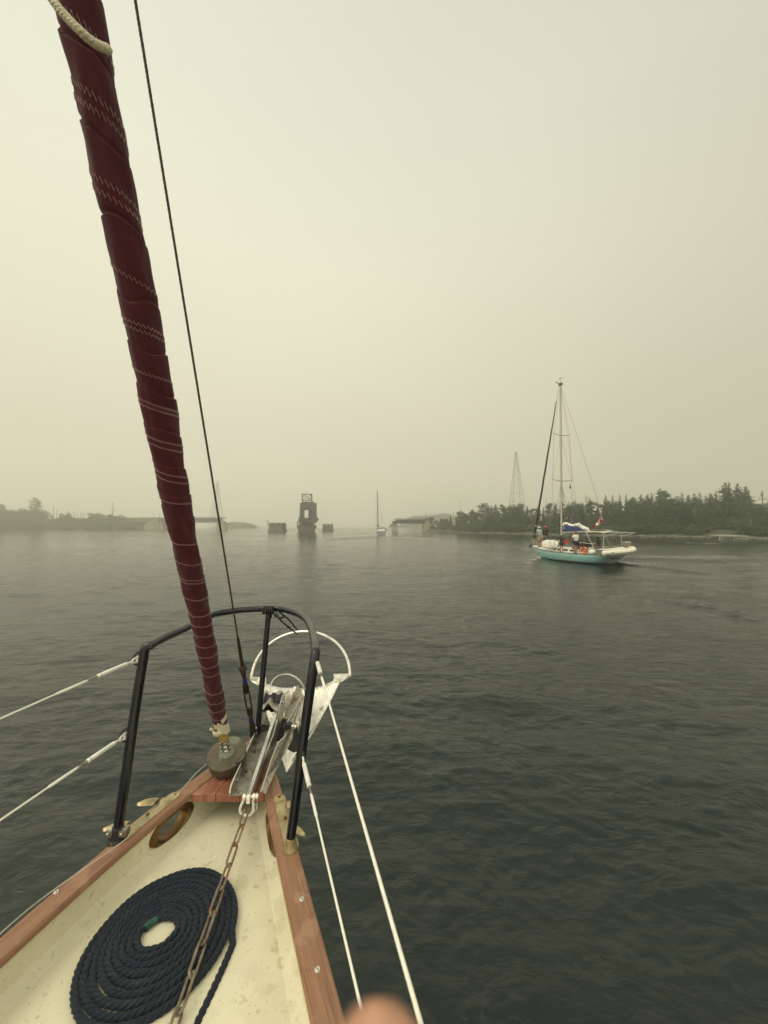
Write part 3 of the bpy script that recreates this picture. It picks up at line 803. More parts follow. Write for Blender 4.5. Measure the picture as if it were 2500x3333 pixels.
# build in roller frame: along r, across a, up u
R0 = PZ(790, 2583, CAP+.004); R1 = PY(890, 2334, 2.2)
rv = (R1-R0).normalized(); ra = rv.cross(V((0, 0, 1))).normalized(); ru = ra.cross(rv)
RL = (R1-R0).length
def RP(l, a, h): return R0+rv*l+ra*a+ru*h
wa = .046
def cheekp(s):
    b = MB(); q = [(-.012, 0), (-.016, .016), (.00, .034), (.10*RL, .040), (.45*RL, .036), (.62*RL, .034), (.78*RL, .055), (.90*RL, .100), (1.0*RL, .118), (1.08*RL, .105), (1.14*RL, .075), (1.10*RL, .02), (.95*RL, -.03), (.72*RL, -.045), (.5*RL, -.01), (.3*RL, 0)]
    b.prism([RP(l, s*wa, h) for l, h in q], ra*.0045*s); o = b.build('cheek_plate', steel_w, roller, smooth=False)
    e = MB(); e.tube([RP(l, s*(wa+.002), h) for l, h in q[1:12]], .0034, 6); e.build('rim', steel, o)
    for (l, h) in ((.12*RL, .012), (.66*RL, .028)):
        k = MB(); k.lathe([(.0075, 0), (.0075, .004), (.004, .006)], RP(l, s*wa-s*.001, h), -ra*s, n=12); k.build('bolt', steel, o)
cheekp(-1); cheekp(1)
b = MB(); b.prism([RP(-.01, -wa, 0), RP(-.01, wa, 0), RP(.8*RL, wa, 0), RP(.8*RL, -wa, 0)], ru*.004)
b.build('base_plate', steel_w, roller, smooth=False)
for k in range(4):
    q = MB(); q.lathe([(.0065, 0), (.0065, .002), (0, .0024)], RP(.1*RL+.12*k*RL, (-.022 if k % 2 else .024), .004), ru, n=12); q.build('screw', rub, roller)
b = MB()
ax = RP(1.0*RL, 0, .085)
for s in (-1, 1):
    b.lathe([(.012, -.023), (.049, -.022), (.050, -.016), (.041, -.011), (.040, 0), (.041, .011), (.050, .016), (.049, .022), (.012, .023)], ax+ra*s*.0235, ra, n=28)
b.build('roller_wheel', rub, roller)
b = MB(); b.tube([ax-ra*(wa+.014), ax+ra*(wa+.014)], .008, 12); b.build('axle', steel, roller)
ax2 = RP(.80*RL, 0, .0)
b = MB(); b.lathe([(.012, -.038), (.026, -.036), (.018, -.010), (.018, .010), (.026, .036), (.012, .038)], ax2, ra, n=20); b.build('roller_wheel', rub, roller)
b = MB(); rows = []
for k in range(21):                        # the wavy retaining strap over the top
    u = -1+2*k/20; h = .112+.030*math.exp(-(u/.42)**2); rows.append([RP(.80*RL, u*(wa+.003), h-.012*abs(u)), RP(.885*RL, u*(wa+.003), h+.008-.012*abs(u))])
rows = [[RP(.77*RL, -(wa+.004), .035), RP(.86*RL, -(wa+.004), .055)]]+rows+[[RP(.77*RL, wa+.004, .035), RP(.86*RL, wa+.004, .055)]]
b.grid(rows); ob = b.build('retaining_strap', steel_w, roller); m = ob.modifiers.new('t', 'SOLIDIFY'); m.thickness = .003
# side cheek and sheave that hold the anchor's inner web
q = [PY(848, 2578, 1.60), PY(864, 2532, 1.70), PY(880, 2480, 1.82), PY(895, 2440, 1.92), PY(906, 2418, 1.98), PY(926, 2398, 2.03), PY(932, 2352, 2.16), PY(939, 2345, 2.18), PY(984, 2260, 2.38)]
qr = [PY(990, 2272, 2.38), PY(962, 2335, 2.2), PY(948, 2410, 2.02), PY(926, 2450, 1.93), PY(905, 2488, 1.84), PY(886, 2530, 1.72), PY(862, 2584, 1.60)]
b = MB(); b.prism(q+qr, V((.004, 0, 0))); g = b.build('guide_plate', steel_w, roller, smooth=False)
e = MB(); e.tube(q, .0035, 6); e.build('rim', steel, g)
hub = PY(955, 2366, 2.1)
b = MB()
for k in range(3): b.lathe([(.010, -.003), (.042-.004*k, -.0035), (.042-.004*k, .0035), (.010, .003)], hub+V((.030+.011*k, .01, .0)), (1, .1, .05), n=26)
b.build('side_plate', steel_w, roller)
b = MB(); b.tube([hub+V((-.05, 0, 0)), hub+V((.068, .01, .003))], .009, 12); b.ell(hub+V((.07, .01, .003)), (.012, .012, .012), 10); b.ell(hub+V((.012, 0, 0)), (.013, .012, .012), 10); b.build('axle', steel, roller)
b = MB(); b.box(hub+V((-.028, 0, 0)), (.036, .034, .036)); b.build('nylon_block', rub, roller)
b = MB()                                   # dark stem fitting under the anchor
b.prism([PY(905, 2335, 2.2), PY(968, 2360, 2.2), PY(985, 2440, 2.2), PY(955, 2450, 2.15), PY(912, 2425, 2.1), PY(890, 2400, 2.1)], V((0, .05, -.02)))
b.build('stem_bracket', rub, roller)
# ------------------------------------------------------------------ furled staysail on its drum
ST0 = PY(738, 2452, 1.80)                  # foot of the stay at the drum
d2 = PY(256, 0, .815)
STd = (d2-ST0).normalized(); STL = (d2-ST0).length
sx = STd.cross(V((0, 1, 0))).normalized(); sy = STd.cross(sx)
furl = thing('furled_sail', 'dark red sail rolled tightly round its stay with pale zigzag stitching', 'sail', ST0)
red = mat('tanbark_sailcloth', (.060, .0075, .013), .85, var=.3, vs=9, bump=.7, bs=1.0, dist=.0035, stretch=(14, 3, 1), uv=True, sheen=.12, spec=.25,
          spot=[((.07, .008, .014), 5, .55, .6), ((.11, .022, .028), 9, .6, .35)])
def srad(s):                               # radius of the roll at distance s up the stay
    return interp(s, [.0, .10, .16, .30, .7, 1.15, 1.45, 1.8, 2.2, 3.4], [.0, .020, .0255, .030, .036, .0415, .0450, .0455, .0435, .0440])
def wraps(s): return interp(s, [0, .3, .8, 1.3, 1.8, 2.6, 3.6], [0, 6.4, 16.4, 23.0, 27.6, 32.6, 37])
s0, s1 = .215, 3.3
NS, NA = 1150, 56
def sail_pt(s, a, lift=0):
    w = wraps(s)+a/(2*math.pi)+.10*math.sin(s*4.3+.8*a)+.06*math.sin(s*13+a*2)+.12*math.sin(s*2.1)
    ph = w-math.floor(w)
    lapd = (.0022+.0010*max(0, min(1, s-1.4)))*(ph**.8)*min(1, (s-.15)*8)*(1+.6*math.sin(s*5.3+2)*math.sin(s*11))
    tuck = -(.0018+.0026*max(0, min(1, s-1.4)))*math.exp(-((ph-.03)/.035)**2)
    f = .0010*noise.noise(V((math.cos(a)*2, math.sin(a)*2, s*9)))*3+.0016*math.sin(a*2+s*21)+.0012*math.sin(a*5+s*47+math.sin(a*3))+.0022*math.sin(s*6.1+a)
    r = srad(s)+lapd+tuck+f+lift
    return ST0+STd*s+sx*(r*math.cos(a))+sy*(r*math.sin(a))
b = MB(); rows = []
for i in range(NS+1):
    s = s0+(s1-s0)*i/NS; rows.append([sail_pt(s, 2*math.pi*k/NA) for k in range(NA+1)])
bb = len(b.v)
for r in rows: b.v += r
n = NA+1
for i in range(NS):
    for k in range(NA):
        l0 = (s1-s0)*i/NS; l1 = (s1-s0)*(i+1)/NS
        b.face([i*n+k, i*n+k+1, (i+1)*n+k+1, (i+1)*n+k], [(l0, k/NA), (l0, (k+1)/NA), (l1, (k+1)/NA), (l1, k/NA)])
b.build('rolled_cloth', red, furl, sharp=30)
# zigzag stitching: helices that follow the seams
thread = mat('pale_thread', (.46, .30, .30), .8, var=.2, bump=0)
rg = random.Random(11)
wmax = int(wraps(s1))
def s_of(w):
    lo, hi = 0, 4
    for _ in range(30):
        m_ = (lo+hi)/2
        if wraps(m_) < w: lo = m_
        else: hi = m_
    return lo
def stitch(wc, off, n_=64):
    pts = []
    for k in range(n_*2+1):
        a = 2*math.pi*k/(n_*2)*1.0
        s = s_of(max(.1, wc+off-a/(2*math.pi)))
        zz = (.0026 if k % 2 else -.0026)*(s/1.2)**1.6 if s > 1.0 else (.0020 if k % 2 else -.0020)
        if s < s0+.01 or s > s1-.02: continue
        pts.append(sail_pt(s+zz, a, .0011))
    if len(pts) > 8: b = MB(); b.tube(pts, .00055+.0002*min(1, s_of(wc)/1.6), 4, caps=False); b.build('stitching', thread, furl)
for w in range(4, wmax+1):
    if rg.random() < .06: continue
    stitch(w, .45+rg.uniform(-.06, .06), n_=34 if w < 18 else 28)
    if rg.random() < .45 and w > 14: stitch(w, .62+rg.uniform(-.03, .05), n_=28)
for (sa, sb, a) in ((1.22, 1.32, 4.3), (.62, .665, 5.0), (.93, .95, 3.7)):
    pts = [sail_pt(sa+(sb-sa)*k/22, a+(.03 if k % 2 else -.03), .0012) for k in range(23)]; b = MB(); b.tube(pts, .0006, 4); b.build('stitching', thread, furl)
for (s, a) in ((1.29, -.2), (1.49, -.1), (1.02, 0), (1.05, .1), (.93, 0), (1.51, .2)):
    p = sail_pt(s, a, .001); b = MB(); b.tube(smooth_path([p, p+sx*.004+STd*.004, p+sx*.006-STd*.005, p+sx*.003-STd*.012], 4), .0005, 4); b.build('loose_thread', thread, furl)
# tack: pale webbing, yellow wrap
web = mat('cream_webbing', (.58, .52, .38), .8, var=.12, vs=20, bump=.5, bs=160)
ylw = mat('yellow_leather', (.42, .27, .075), .7, var=.25, vs=24, bump=.4, bs=50)
def band(s_a, s_b, r_a, r_b, tilt, bulge=0, n_=30, ofx=0):
    rows = []
    for i in range(7):
        s = lerp(s_a, s_b, i/6); r = lerp(r_a, r_b, i/6)+bulge*math.sin(math.pi*i/6)
        rows.append([ST0+STd*(s+tilt*math.cos(2*math.pi*k/n_))+sx*((r)*math.cos(2*math.pi*k/n_)+ofx)+sy*(r*math.sin(2*math.pi*k/n_)) for k in range(n_+1)])
    return rows
b = MB(); b.grid(band(.155, .235, .026, .027, .012)); b.build('tack_cloth', red, furl)
b = MB(); b.grid(band(.195, .222, .0275, .0285, -.022, .001)); b.grid(band(.150, .176, .033, .029, -.012, .003, ofx=.006)); b.grid(band(.17, .225, .0285, .0265, .03, .000, ofx=-.003)); b.build('webbing', web, furl)
b = MB(); b.grid(band(.092, .153, .0175, .022, 0, .002)); b.build('leather_wrap', ylw, furl)
b = MB(); p = ST0+STd*.152+sx*.04; b.tube(smooth_path([p-sx*.012, p, p+sx*.008+STd*.006, p+sx*.004-STd*.004], 4), [.004]*13, 6); b.ell(p+sx*.01, (.006, .006, .007), 7, jit=.2); b.build('knot', web, furl)
# shackle and drum
b = MB(); q0 = ST0+STd*.095
b.tube(smooth_path([q0-sx*.014+STd*.005, q0-sx*.018-STd*.02, q0-STd*.034, q0+sx*.018-STd*.02, q0+sx*.014+STd*.005], 5), .0052, 10)
b.ell(q0-STd*.002, (.016, .014, .02), 12)
q1 = ST0+STd*.060
for s in (-1, 1): b.tube([q1+sx*s*.012+STd*.012, q1+sx*s*.014-STd*.03, q1+sx*s*.012-STd*.058], [.006, .0075, .006], 10)
for dz in (.004, -.022, -.048): b.tube([q1-sx*.022+STd*dz, q1+sx*.022+STd*dz], .0055, 10)
b.build('toggle', mat('chromed_steel', (.5, .49, .45), .08, metal=1, var=.1, bump=.02), furl)
drum_c = ST0+STd*.0
b = MB(); b.lathe([(.0, .013), (.017, .013), (.020, .011), (.032, .009), (.034, .004)], drum_c, STd, n=30); b.build('hub_collar', verdi2, furl)
b = MB(); b.lathe([(.0, .004), (.030, .004), (.0835, .003), (.0855, .0005), (.0855, -.004), (.083, -.006)], drum_c, STd, n=56); b.build('drum_lid', verdi, furl)
b = MB(); b.lathe([(.0805, -.006), (.082, -.012), (.082, -.048), (.079, -.056), (.055, -.060), (.0, -.060)], drum_c, STd, n=56); b.build('drum', verdi, furl)
b = MB(); b.box(drum_c-STd*.070+V((0, 0, .0)), (.096, .078, .016), Matrix.Rotation(.02, 3, 'X')); b.lathe([(.03, 0), (.03, .02)], drum_c-STd*.072, STd, n=20); b.build('mounting_plate', verdi2, furl)
b = MB(); b.box(drum_c-sx*.066+V((0, -.045, -.024)), (.016, .008, .02)); b.build('line_slot', rub, furl)
# ------------------------------------------------------------------ forestay
FB = PY(833, 2440, 2.06); FT = PY(440, 0, .93)
fs = thing('forestay', 'thin dark wire forestay right of the furled sail with a turnbuckle at its foot', 'rigging wire', FB)
fd = (FT-FB).normalized(); FLn = (FT-FB).length
def FP(py):                                # point of the stay that shows at image row py
    lo, hi = 0, FLn
    for _ in range(40):
        m_ = (lo+hi)/2; p = FB+fd*m_; dz = p.z-CZ; dd = V((p.x, p.y, dz))
        yc = dd.y*_c+dd.z*_s; zc = -dd.y*_s+dd.z*_c; y_ = 1666.5-F*zc/yc
        if y_ > py: lo = m_
        else: hi = m_
    return FB+fd*lo
wire = mat('galvanised_wire', (.075, .065, .045), .5, metal=.4, var=.35, vs=1, bump=1.0, bs=1, dist=.002, stretch=(160, 2, 1), uv=True)
dkf = mat('tarnished_fitting', (.075, .055, .035), .42, metal=.7, var=.5, vs=30, bump=.3, bs=60)
b = MB(); strands(b, [FP(2078), FB+fd*(FLn*1.4)], .0040, .03, n=5); b.build('wire', wire, fs)
b = MB(); b.tube([FP(2076), FP(2082), FP(2120), FP(2166)], [.0052, .0068, .0078, .0078], 12); b.build('swage', dkf, fs)
b = MB(); c = FP(2176); b.ell(c, (.017, .013, .024), 12); b.ell(FP(2190)+V((0, 0, -.003)), (.012, .011, .014), 10); b.tube([c+V((-.018, 0, .0)), c+V((.018, 0, 0))], .007, 10); b.tube([FP(2176), FP(2216)], [.009, .008], 10); b.build('toggle', dkf, fs)
blue = mat('blue_tape', (.008, .012, .26), .4, var=.2, bump=.1)
for (ya, yb_) in ((2208, 2222), (2333, 2347)): b = MB(); b.tube([FP(ya), FP(yb_)], .0095, 12); b.build('tape', blue, fs)
b = MB(); u1 = FP(2222); u2 = FP(2333); side = fd.cross(V((0, 1, 0))).normalized()
for s in (-1, 1): b.tube(smooth_path([u1+side*s*.004, u1.lerp(u2, .12)+side*s*.011, u1.lerp(u2, .5)+side*s*.0125, u1.lerp(u2, .88)+side*s*.011, u2+side*s*.004], 4), .0042, 8)
b.tube([u1, u1.lerp(u2, .3)], .0075, 10); b.tube([u2, u1.lerp(u2, .72)], .0065, 10); b.ell(u1, (.012, .011, .012), 10); b.ell(u2, (.012, .011, .012), 10)
b.build('turnbuckle', dkf, fs)
b = MB(); b.tube([FP(2345), FP(2380), FP(2420), FP(2470)], [.011, .016, .017, .012], 12); b.ell(FP(2390), (.022, .018, .02), 10, jit=.12); b.build('boot', mat('scuffed_rubber', (.014, .012, .011), .5, var=.4, vs=50, bump=.6, bs=60, spot=[((.4, .38, .33), 55, .66, .7)]), fs)
# ------------------------------------------------------------------ pale rope across the head of the picture
wr = mat('cream_braid', (.62, .57, .43), .85, var=.18, vs=40, bump=1.0, bs=1, dist=.004, stretch=(220, 6, 1), uv=True)
pp = [PY(x, y, Y) for x, y, Y in ((110, -110, .69), (150, -35, .70), (182, 15, .70), (220, 60, .705), (258, 98, .71), (289, 126, .72), (320, 147, .735), (352, 160, .75))]
rp = thing('rope', 'pale cream braided rope hanging across the top of the furled sail', 'rope', pp[0])
pth = smooth_path(pp, 8); N = len(pth)
b = MB(); strands(b, pth, .0084, .021, n=8); b.tube(pth, .0062, 12); b.ell(pth[-1], (.0080, .0080, .0080), 12, jit=.06); b.build('braid', wr, rp)
# ------------------------------------------------------------------ the photographer's fingertip, right in front of the lens
skin = mat('skin', (.46, .24, .15), .55, var=.12, vs=60, bump=.2, bs=300, dist=.0003)
fp = thing('fingertip', 'blurred tip of a finger intruding at the bottom edge in front of the lens', 'finger', PY(1225, 3560, .04))
Yf = .046; c = PY(1226, 3392, Yf); dn = V((.06, -.25, -1)).normalized()
rows = []; ax_ = V((1, 0, .06)).normalized(); ay_ = dn.cross(ax_).normalized()
for i in range(26):
    s = i/25*.045; r = .0072*min(1, (s/.0075))**.5 if s < .0075 else .0072+.0009*math.sin((s-.0075)*90)
    rows.append([c+V((0, 0, .0045))+dn*s+ax_*(r*math.cos(2*math.pi*k/24))+ay_*(r*.86*math.sin(2*math.pi*k/24)) for k in range(25)])
b = MB(); b.grid(rows); b.build('finger', skin, fp)
# ------------------------------------------------------------------ shores, trees, bridge, pylons
HZ = 1711.0
def Zat(py, z=0): return PZ(1250, py, z).y
leafA = mat('spruce_needles', (.048, .104, .062), .8, var=.5, vs=.9, bump=0, spec=.2)
leafB = mat('cedar_foliage', (.070, .140, .078), .8, var=.5, vs=.8, bump=0, spec=.2)
leafC = mat('poplar_leaves', (.095, .165, .080), .75, var=.45, vs=.9, bump=0, spec=.25)
for lm in (leafA, leafB, leafC):            # leaves let some light through
    nt_ = lm.node_tree; P_ = nt_.nodes['Principled BSDF']; tr_ = nt_.nodes.new('ShaderNodeBsdfTranslucent'); mx_ = nt_.nodes.new('ShaderNodeMixShader'); mx_.inputs[0].default_value = .45
    nt_.links.new(P_.inputs['Base Color'].links[0].from_socket, tr_.inputs[0]); nt_.links.new(P_.outputs[0], mx_.inputs[1]); nt_.links.new(tr_.outputs[0], mx_.inputs[2])
    nt_.links.new(mx_.outputs[0], [n for n in nt_.nodes if n.type == 'OUTPUT_MATERIAL'][0].inputs[0])
bark = mat('grey_bark', (.10, .085, .065), .9, var=.3, vs=4, bump=.4, bs=20)
birch = mat('pale_bark', (.32, .30, .25), .8, var=.3, vs=4, bump=.2, bs=20)
grass = mat('bank_grass', (.05, .065, .03), .9, var=.4, vs=.7, bump=.5, bs=3, dist=.1, spot=[((.13, .115, .08), .5, .6, .6)])
stone = mat('shore_stone', (.16, .145, .12), .85, var=.4, vs=2.5, bump=.6, bs=6, dist=.1)
concrete = mat('old_concrete', (.30, .275, .215), .85, var=.25, vs=.8, bump=.4, bs=4, dist=.04, spot=[((.13, .12, .10), .6, .55, .6), ((.42, .36, .26), 1.1, .62, .4)])
concrete_d = mat('dark_wet_concrete', (.135, .125, .10), .8, var=.3, vs=.9, bump=.4, bs=4, dist=.04, spot=[((.05, .05, .045), .7, .55, .6)])
ironw = mat('bridge_iron', (.026, .032, .035), .7, var=.35, vs=1.2, bump=.2, bs=8)
ironb = mat('blue_grey_girder', (.018, .026, .036), .6, var=.2, vs=.8, bump=.15, bs=6)
lattice_m = mat('galvanised_lattice', (.16, .155, .14), .6, var=.2, bump=0)
wood_p = mat('grey_pole_wood', (.12, .10, .08), .85, var=.3, bump=.2)
planks = mat('silvery_dock_boards', (.36, .34, .28), .8, var=.3, vs=3, bump=.4, bs=12, stretch=(8, 1, 1))
wroof = mat('pale_metal_roof', (.55, .53, .47), .5, var=.1, bump=.05)
whitep = mat('white_house_paint', (.6, .58, .5), .6, var=.1, bump=.05)
# near (starboard) bank: a sheet rising from the waterline, following the shore
shore_px = [(1378, 1730.5), (1420, 1731.5), (1500, 1734.5), (1600, 1737.5), (1700, 1740.5), (1850, 1743), (2040, 1746), (2150, 1748), (2300, 1751.5), (2420, 1754), (2520, 1756), (2750, 1764), (3100, 1782)]
SH = [PZ(x, y, 0) for x, y in shore_px]
SH = smooth_path(SH, 8)
def shore_norm(i):
    t = (SH[min(i+1, len(SH)-1)]-SH[max(i-1, 0)]).normalized(); n = V((-t.y, t.x, 0))
    if n.dot(SH[i]) < 0: n = -n
    return n
def bank_h(d): return interp(d, [-1, 0, .8, 3, 8, 20, 60, 200], [-.5, -.05, .35, .9, 1.9, 3.2, 4.5, 6])
def make_bank():
    b = MB(); rows = []
    for i in range(len(SH)):
        n = shore_norm(i); row = []
        for d in (-1, 0, .8, 2, 4, 8, 14, 24, 40, 70, 120, 200):
            p = SH[i]+n*d; w = noise.noise(p*.12)*1.0+noise.noise(p*.5)*.35
            dz = bank_h(d)+w*min(1, max(0, d)/6)*.8; sh = V((0, 0, 0))
            if 0 <= d < 5: sh = n*noise.noise(V((p.x*.35, p.y*.35, 3)))*1.3
            row.append(V((p.x, p.y, dz))+sh)
        rows.append(row)
    b.grid(rows); ob = b.build('right_bank', grass, None, off=(0, 0, 0)); tag(ob, kind='structure')
    b = MB(); rg = random.Random(3)
    for i in range(1, len(SH)-1):
        n = shore_norm(i)
        for k in range(9):
            p = SH[i].lerp(SH[i+1], rg.random())+n*rg.uniform(-.7, 1.3); s = rg.uniform(.15, .55)
            b.ell((p.x, p.y, rg.uniform(-.05, .3)), (s, s*.8, s*.55), 6, jit=.18, rg=rg)
    ob = b.build('shore_stones', stone, None, off=(0, 0, 0)); tag(ob, 'pale stones and boulders along the waterline of the wooded right bank', 'stones', kind='stuff')
make_bank()
def far_bank(name, pts, mat_, depth=60, h=3):
    b = MB(); rows = []; P = smooth_path([PZ(x, y, 0) for x, y in pts], 6)
    for p in P:
        d = V((p.x, p.y, 0)).normalized(); row = []
        for q in (-1.5, 0, 3, 8, 20, depth):
            w = noise.noise(p*.05+V((q, 0, 0)))
            row.append(p+d*q+V((0, 0, -.4 if q < 0 else h*min(1, q/10)**.6+w*.6*min(1, q/5))))
        rows.append(row)
    b.grid(rows); ob = b.build(name, mat_, None, off=(0, 0, 0)); tag(ob, kind='structure'); return P
PL = far_bank('left_bank', [(-420, 1726), (-120, 1724), (0, 1723.5), (160, 1723.5), (320, 1723), (420, 1722.8), (500, 1722.8)], grass, 90, 3.2)
# ---- trees: six crown meshes, each of many small leaf cards spread through the volume
def leafcard(b, c, s, rg, up=.5):
    a = rg.uniform(0, 6.28); t = rg.uniform(-.9, .9); u = V((math.cos(a), math.sin(a), t*.5)).normalized(); w = u.cross(V((rg.uniform(-1, 1), rg.uniform(-1, 1), rg.uniform(.2, 1)))).normalized()
    i = len(b.v); b.v += [c-u*s, c+w*s*.55, c+u*s, c-w*s*.55]; b.face([i, i+1, i+2, i+3])
def conifer(h, w, seed, kind):
    rg = random.Random(seed); b = MB(); t = MB()
    t.tube([(0, 0, -.6), (.0, 0, h*.4), (rg.uniform(-.1, .1), 0, h*.97)], [h*.016, h*.011, .02], 6, m=0)
    tiers = int(h*2.0)
    for k in range(tiers):
        z = h*(.10+.88*(k/tiers)); fr = (1-k/tiers)
        if kind == 'pine': R_ = w*(.25+.75*math.sin(math.pi*min(1, fr*1.05))**.7)*rg.uniform(.55, 1.1) if z > h*.22 else 0
        else: R_ = w*(fr**.85)*rg.uniform(.7, 1.12)+.03
        nb = rg.randint(5, 8)
        for q in range(nb):
            a = rg.uniform(0, 6.28); L_ = R_*rg.uniform(.6, 1.15)
            if L_ < .1: continue
            droop = rg.uniform(-.28, .02) if kind != 'pine' else rg.uniform(-.05, .28)
            e = V((math.cos(a)*L_, math.sin(a)*L_, z+droop*L_)); s0_ = V((0, 0, z))
            if kind == 'pine': t.tube([s0_, e], [.035, .012], 4, caps=False)
            if k > tiers-3: t.tube([(0, 0, h*.9), (0, 0, h*1.01)], [.03, .008], 4)
            m = max(3, int(L_*(15 if kind != 'pine' else 13)))
            for j in range(m):
                f = rg.uniform(.15, 1) if kind != 'pine' else rg.uniform(.45, 1.05)
                c = s0_.lerp(e, f)+V((rg.gauss(0, .10+.07*L_), rg.gauss(0, .10+.07*L_), rg.gauss(0, .10)))
                leafcard(b, c, rg.uniform(.15, .32)*min(1, .4+L_*.8), rg)
    return t, b
def broadleaf(h, w, seed, dense=1.0):
    rg = random.Random(seed); b = MB(); t = MB()
    t.tube([(0, 0, -.6), (.05, 0, h*.3), (rg.uniform(-.3, .3), 0, h*.62)], [h*.022, h*.016, .05], 6)
    cl = []
    for k in range(int(15*dense)+6):
        a = rg.uniform(0, 6.28); z = h*rg.uniform(.16, .93); rr = w*math.sqrt(max(.05, 1-((z/h-.5)/.55)**2))*rg.uniform(.25, 1.0)
        c = V((math.cos(a)*rr, math.sin(a)*rr, z)); r = w*rg.uniform(.22, .44); cl.append((c, r))
        t.tube([V((0, 0, max(.3, z*.55))), c*.9], [.06, .02], 4, caps=False)
    for c, r in cl:
        for j in range(int(110*r*r+50)):
            d = V((rg.gauss(0, 1), rg.gauss(0, 1), rg.gauss(0, .8))).normalized()
            leafcard(b, c+d*r*rg.uniform(.45, 1.08), rg.uniform(.13, .30), rg)
    return t, b
def proto_tree(name, gen, leaf, barkm=bark):
    t, b = gen
    root = thing(name, '', 'tree', (0, 0, 0)); root['_o'] = (0, 0, 0)
    t.build('trunk', barkm, root, recalc=False); b.build('crown', leaf, root, smooth=False, recalc=False)
    return root
PR = {
 's1': proto_tree('spruce_tree', conifer(10, 1.9, 1, 's'), leafA), 's2': proto_tree('spruce_tree', conifer(10, 1.5, 2, 's'), leafA),
 's3': proto_tree('spruce_tree', conifer(10, 2.3, 3, 's'), leafB), 'p1': proto_tree('pine_tree', conifer(10, 2.6, 4, 'pine'), leafA),
 'p2': proto_tree('pine_tree', conifer(10, 3.0, 5, 'pine'), leafA),
 'b1': proto_tree('leafy_tree', broadleaf(8, 2.6, 6), leafB), 'b2': proto_tree('leafy_tree', broadleaf(8, 3.0, 7, 1.2), leafC),
 'b3': proto_tree('leafy_tree', broadleaf(8, 2.2, 8), leafB, birch),
 'c1': proto_tree('cedar_tree', broadleaf(9, 1.7, 9, 1.2), leafB),
 'u1': proto_tree('shrub', broadleaf(3, 1.7, 10, .8), leafC), 'u2': proto_tree('shrub', broadleaf(3, 1.9, 11, .9), leafB)}
for k_ in PR:
    if k_.startswith('u'): PR[k_]['category'] = 'shrub'
used = set()
def put(kind, x, y, z, h, label, group, wf=1.0, rz=None):
    src = PR[kind]; base = {'s': 10, 'p': 10, 'b': 8, 'c': 9, 'u': 3}[kind[0]]
    if kind in used: o = copy_tree(src)
    else: o = src; used.add(kind)
    o.location = (x, y, z); s = h/base; o.scale = (s*wf, s*wf, s); o.rotation_euler = (0, 0, rnd.uniform(0, 6.28) if rz is None else rz)
    o['label'] = label
    if group: o['group'] = group
    return o
def ground_at(x, y):                      # distance behind the shoreline
    best = 1e9; bi = 0
    for i, p in enumerate(SH):
        d = (p.x-x)**2+(p.y-y)**2
        if d < best: best, bi = d, i
    n = shore_norm(bi); d = V((x, y, 0)); d = (d-SH[bi]).dot(n)
    return bank_h(d)-.15, d
def tree_px(kind, px, top, back, label, group, wf=1.0):
    """tree behind the right bank: column px, top at row `top`, `back` metres behind the waterline"""
    r_ = ray(px, HZ); best = None
    for i in range(len(SH)-1):
        a = SH[i].x/SH[i].y-r_.x/r_.y; c = SH[i+1].x/SH[i+1].y-r_.x/r_.y
        if a*c <= 0: best = SH[i]; bi = i; break
    if best is None: return
    d = V((r_.x, r_.y, 0)).normalized(); n = shore_norm(bi); p = best+d*(back/max(.35, d.dot(n)))
    gz = ground_at(p.x, p.y)[0]
    topz = PY(px, top, p.y).z
    put(kind, p.x, p.y, gz, max(1.0, topz-gz), label, group, wf)
rg = random.Random(21)
# skyline of the right bank (column, row of top, kind)
sky_px = [(1398, 1683, 'b1'), (1425, 1692, 'b2'), (1450, 1690, 'u2'), (1470, 1672, 's1'), (1500, 1664, 'b1'), (1513, 1668, 'b3'), (1540, 1658, 'c1'), (1560, 1664, 'b1'), (1586, 1636, 'p1'), (1604, 1644, 's3'), (1622, 1638, 's3'), (1638, 1640, 'c1'), (1654, 1654, 's2'),
 (1682, 1640, 'b1'), (1700, 1638, 's3'), (1718, 1646, 's1'), (1732, 1645, 's1'), (1752, 1652, 's3'), (1772, 1653, 's2'), (1792, 1634, 's1'), (1812, 1632, 's3'), (1842, 1622, 's3'), (1860, 1628, 's2'), (1875, 1624, 's1'), (1898, 1629, 's2'), (1918, 1636, 's1'), (1936, 1618, 's3'), (1954, 1634, 's2'), (1968, 1647, 's1'),
 (1994, 1606, 's2'), (2008, 1607, 's1'), (2032, 1605, 's2'), (2052, 1605, 's1'), (2072, 1617, 'c1'), (2096, 1606, 's3'), (2110, 1604, 's3'), (2130, 1600, 's1'), (2150, 1586, 's3'), (2170, 1596, 'c1'), (2198, 1606, 's2'), (2222, 1600, 's1'), (2246, 1608, 's3'), (2274, 1602, 's3'), (2282, 1600, 's2'),
 (2302, 1610, 's1'), (2322, 1602, 's3'), (2344, 1594, 's2'), (2376, 1565, 's3'), (2378, 1566, 's1'), (2412, 1568, 's3'), (2432, 1578, 's3'), (2450, 1612, 's1'), (2466, 1640, 'b1'), (2496, 1656, 'b2'), (2540, 1630, 'b1'), (2590, 1610, 's3'), (2660, 1600, 's3')]
special = {2376: 'tall narrow spruce, leftmost of the two highest trees on the right bank', 2412: 'tall broad spruce, rightmost of the two highest trees on the right bank',
           1586: 'lone pine standing above its neighbours on the bank near the bridge abutment', 2150: 'tall dark spruce at the highest point of the wood behind the flag'}
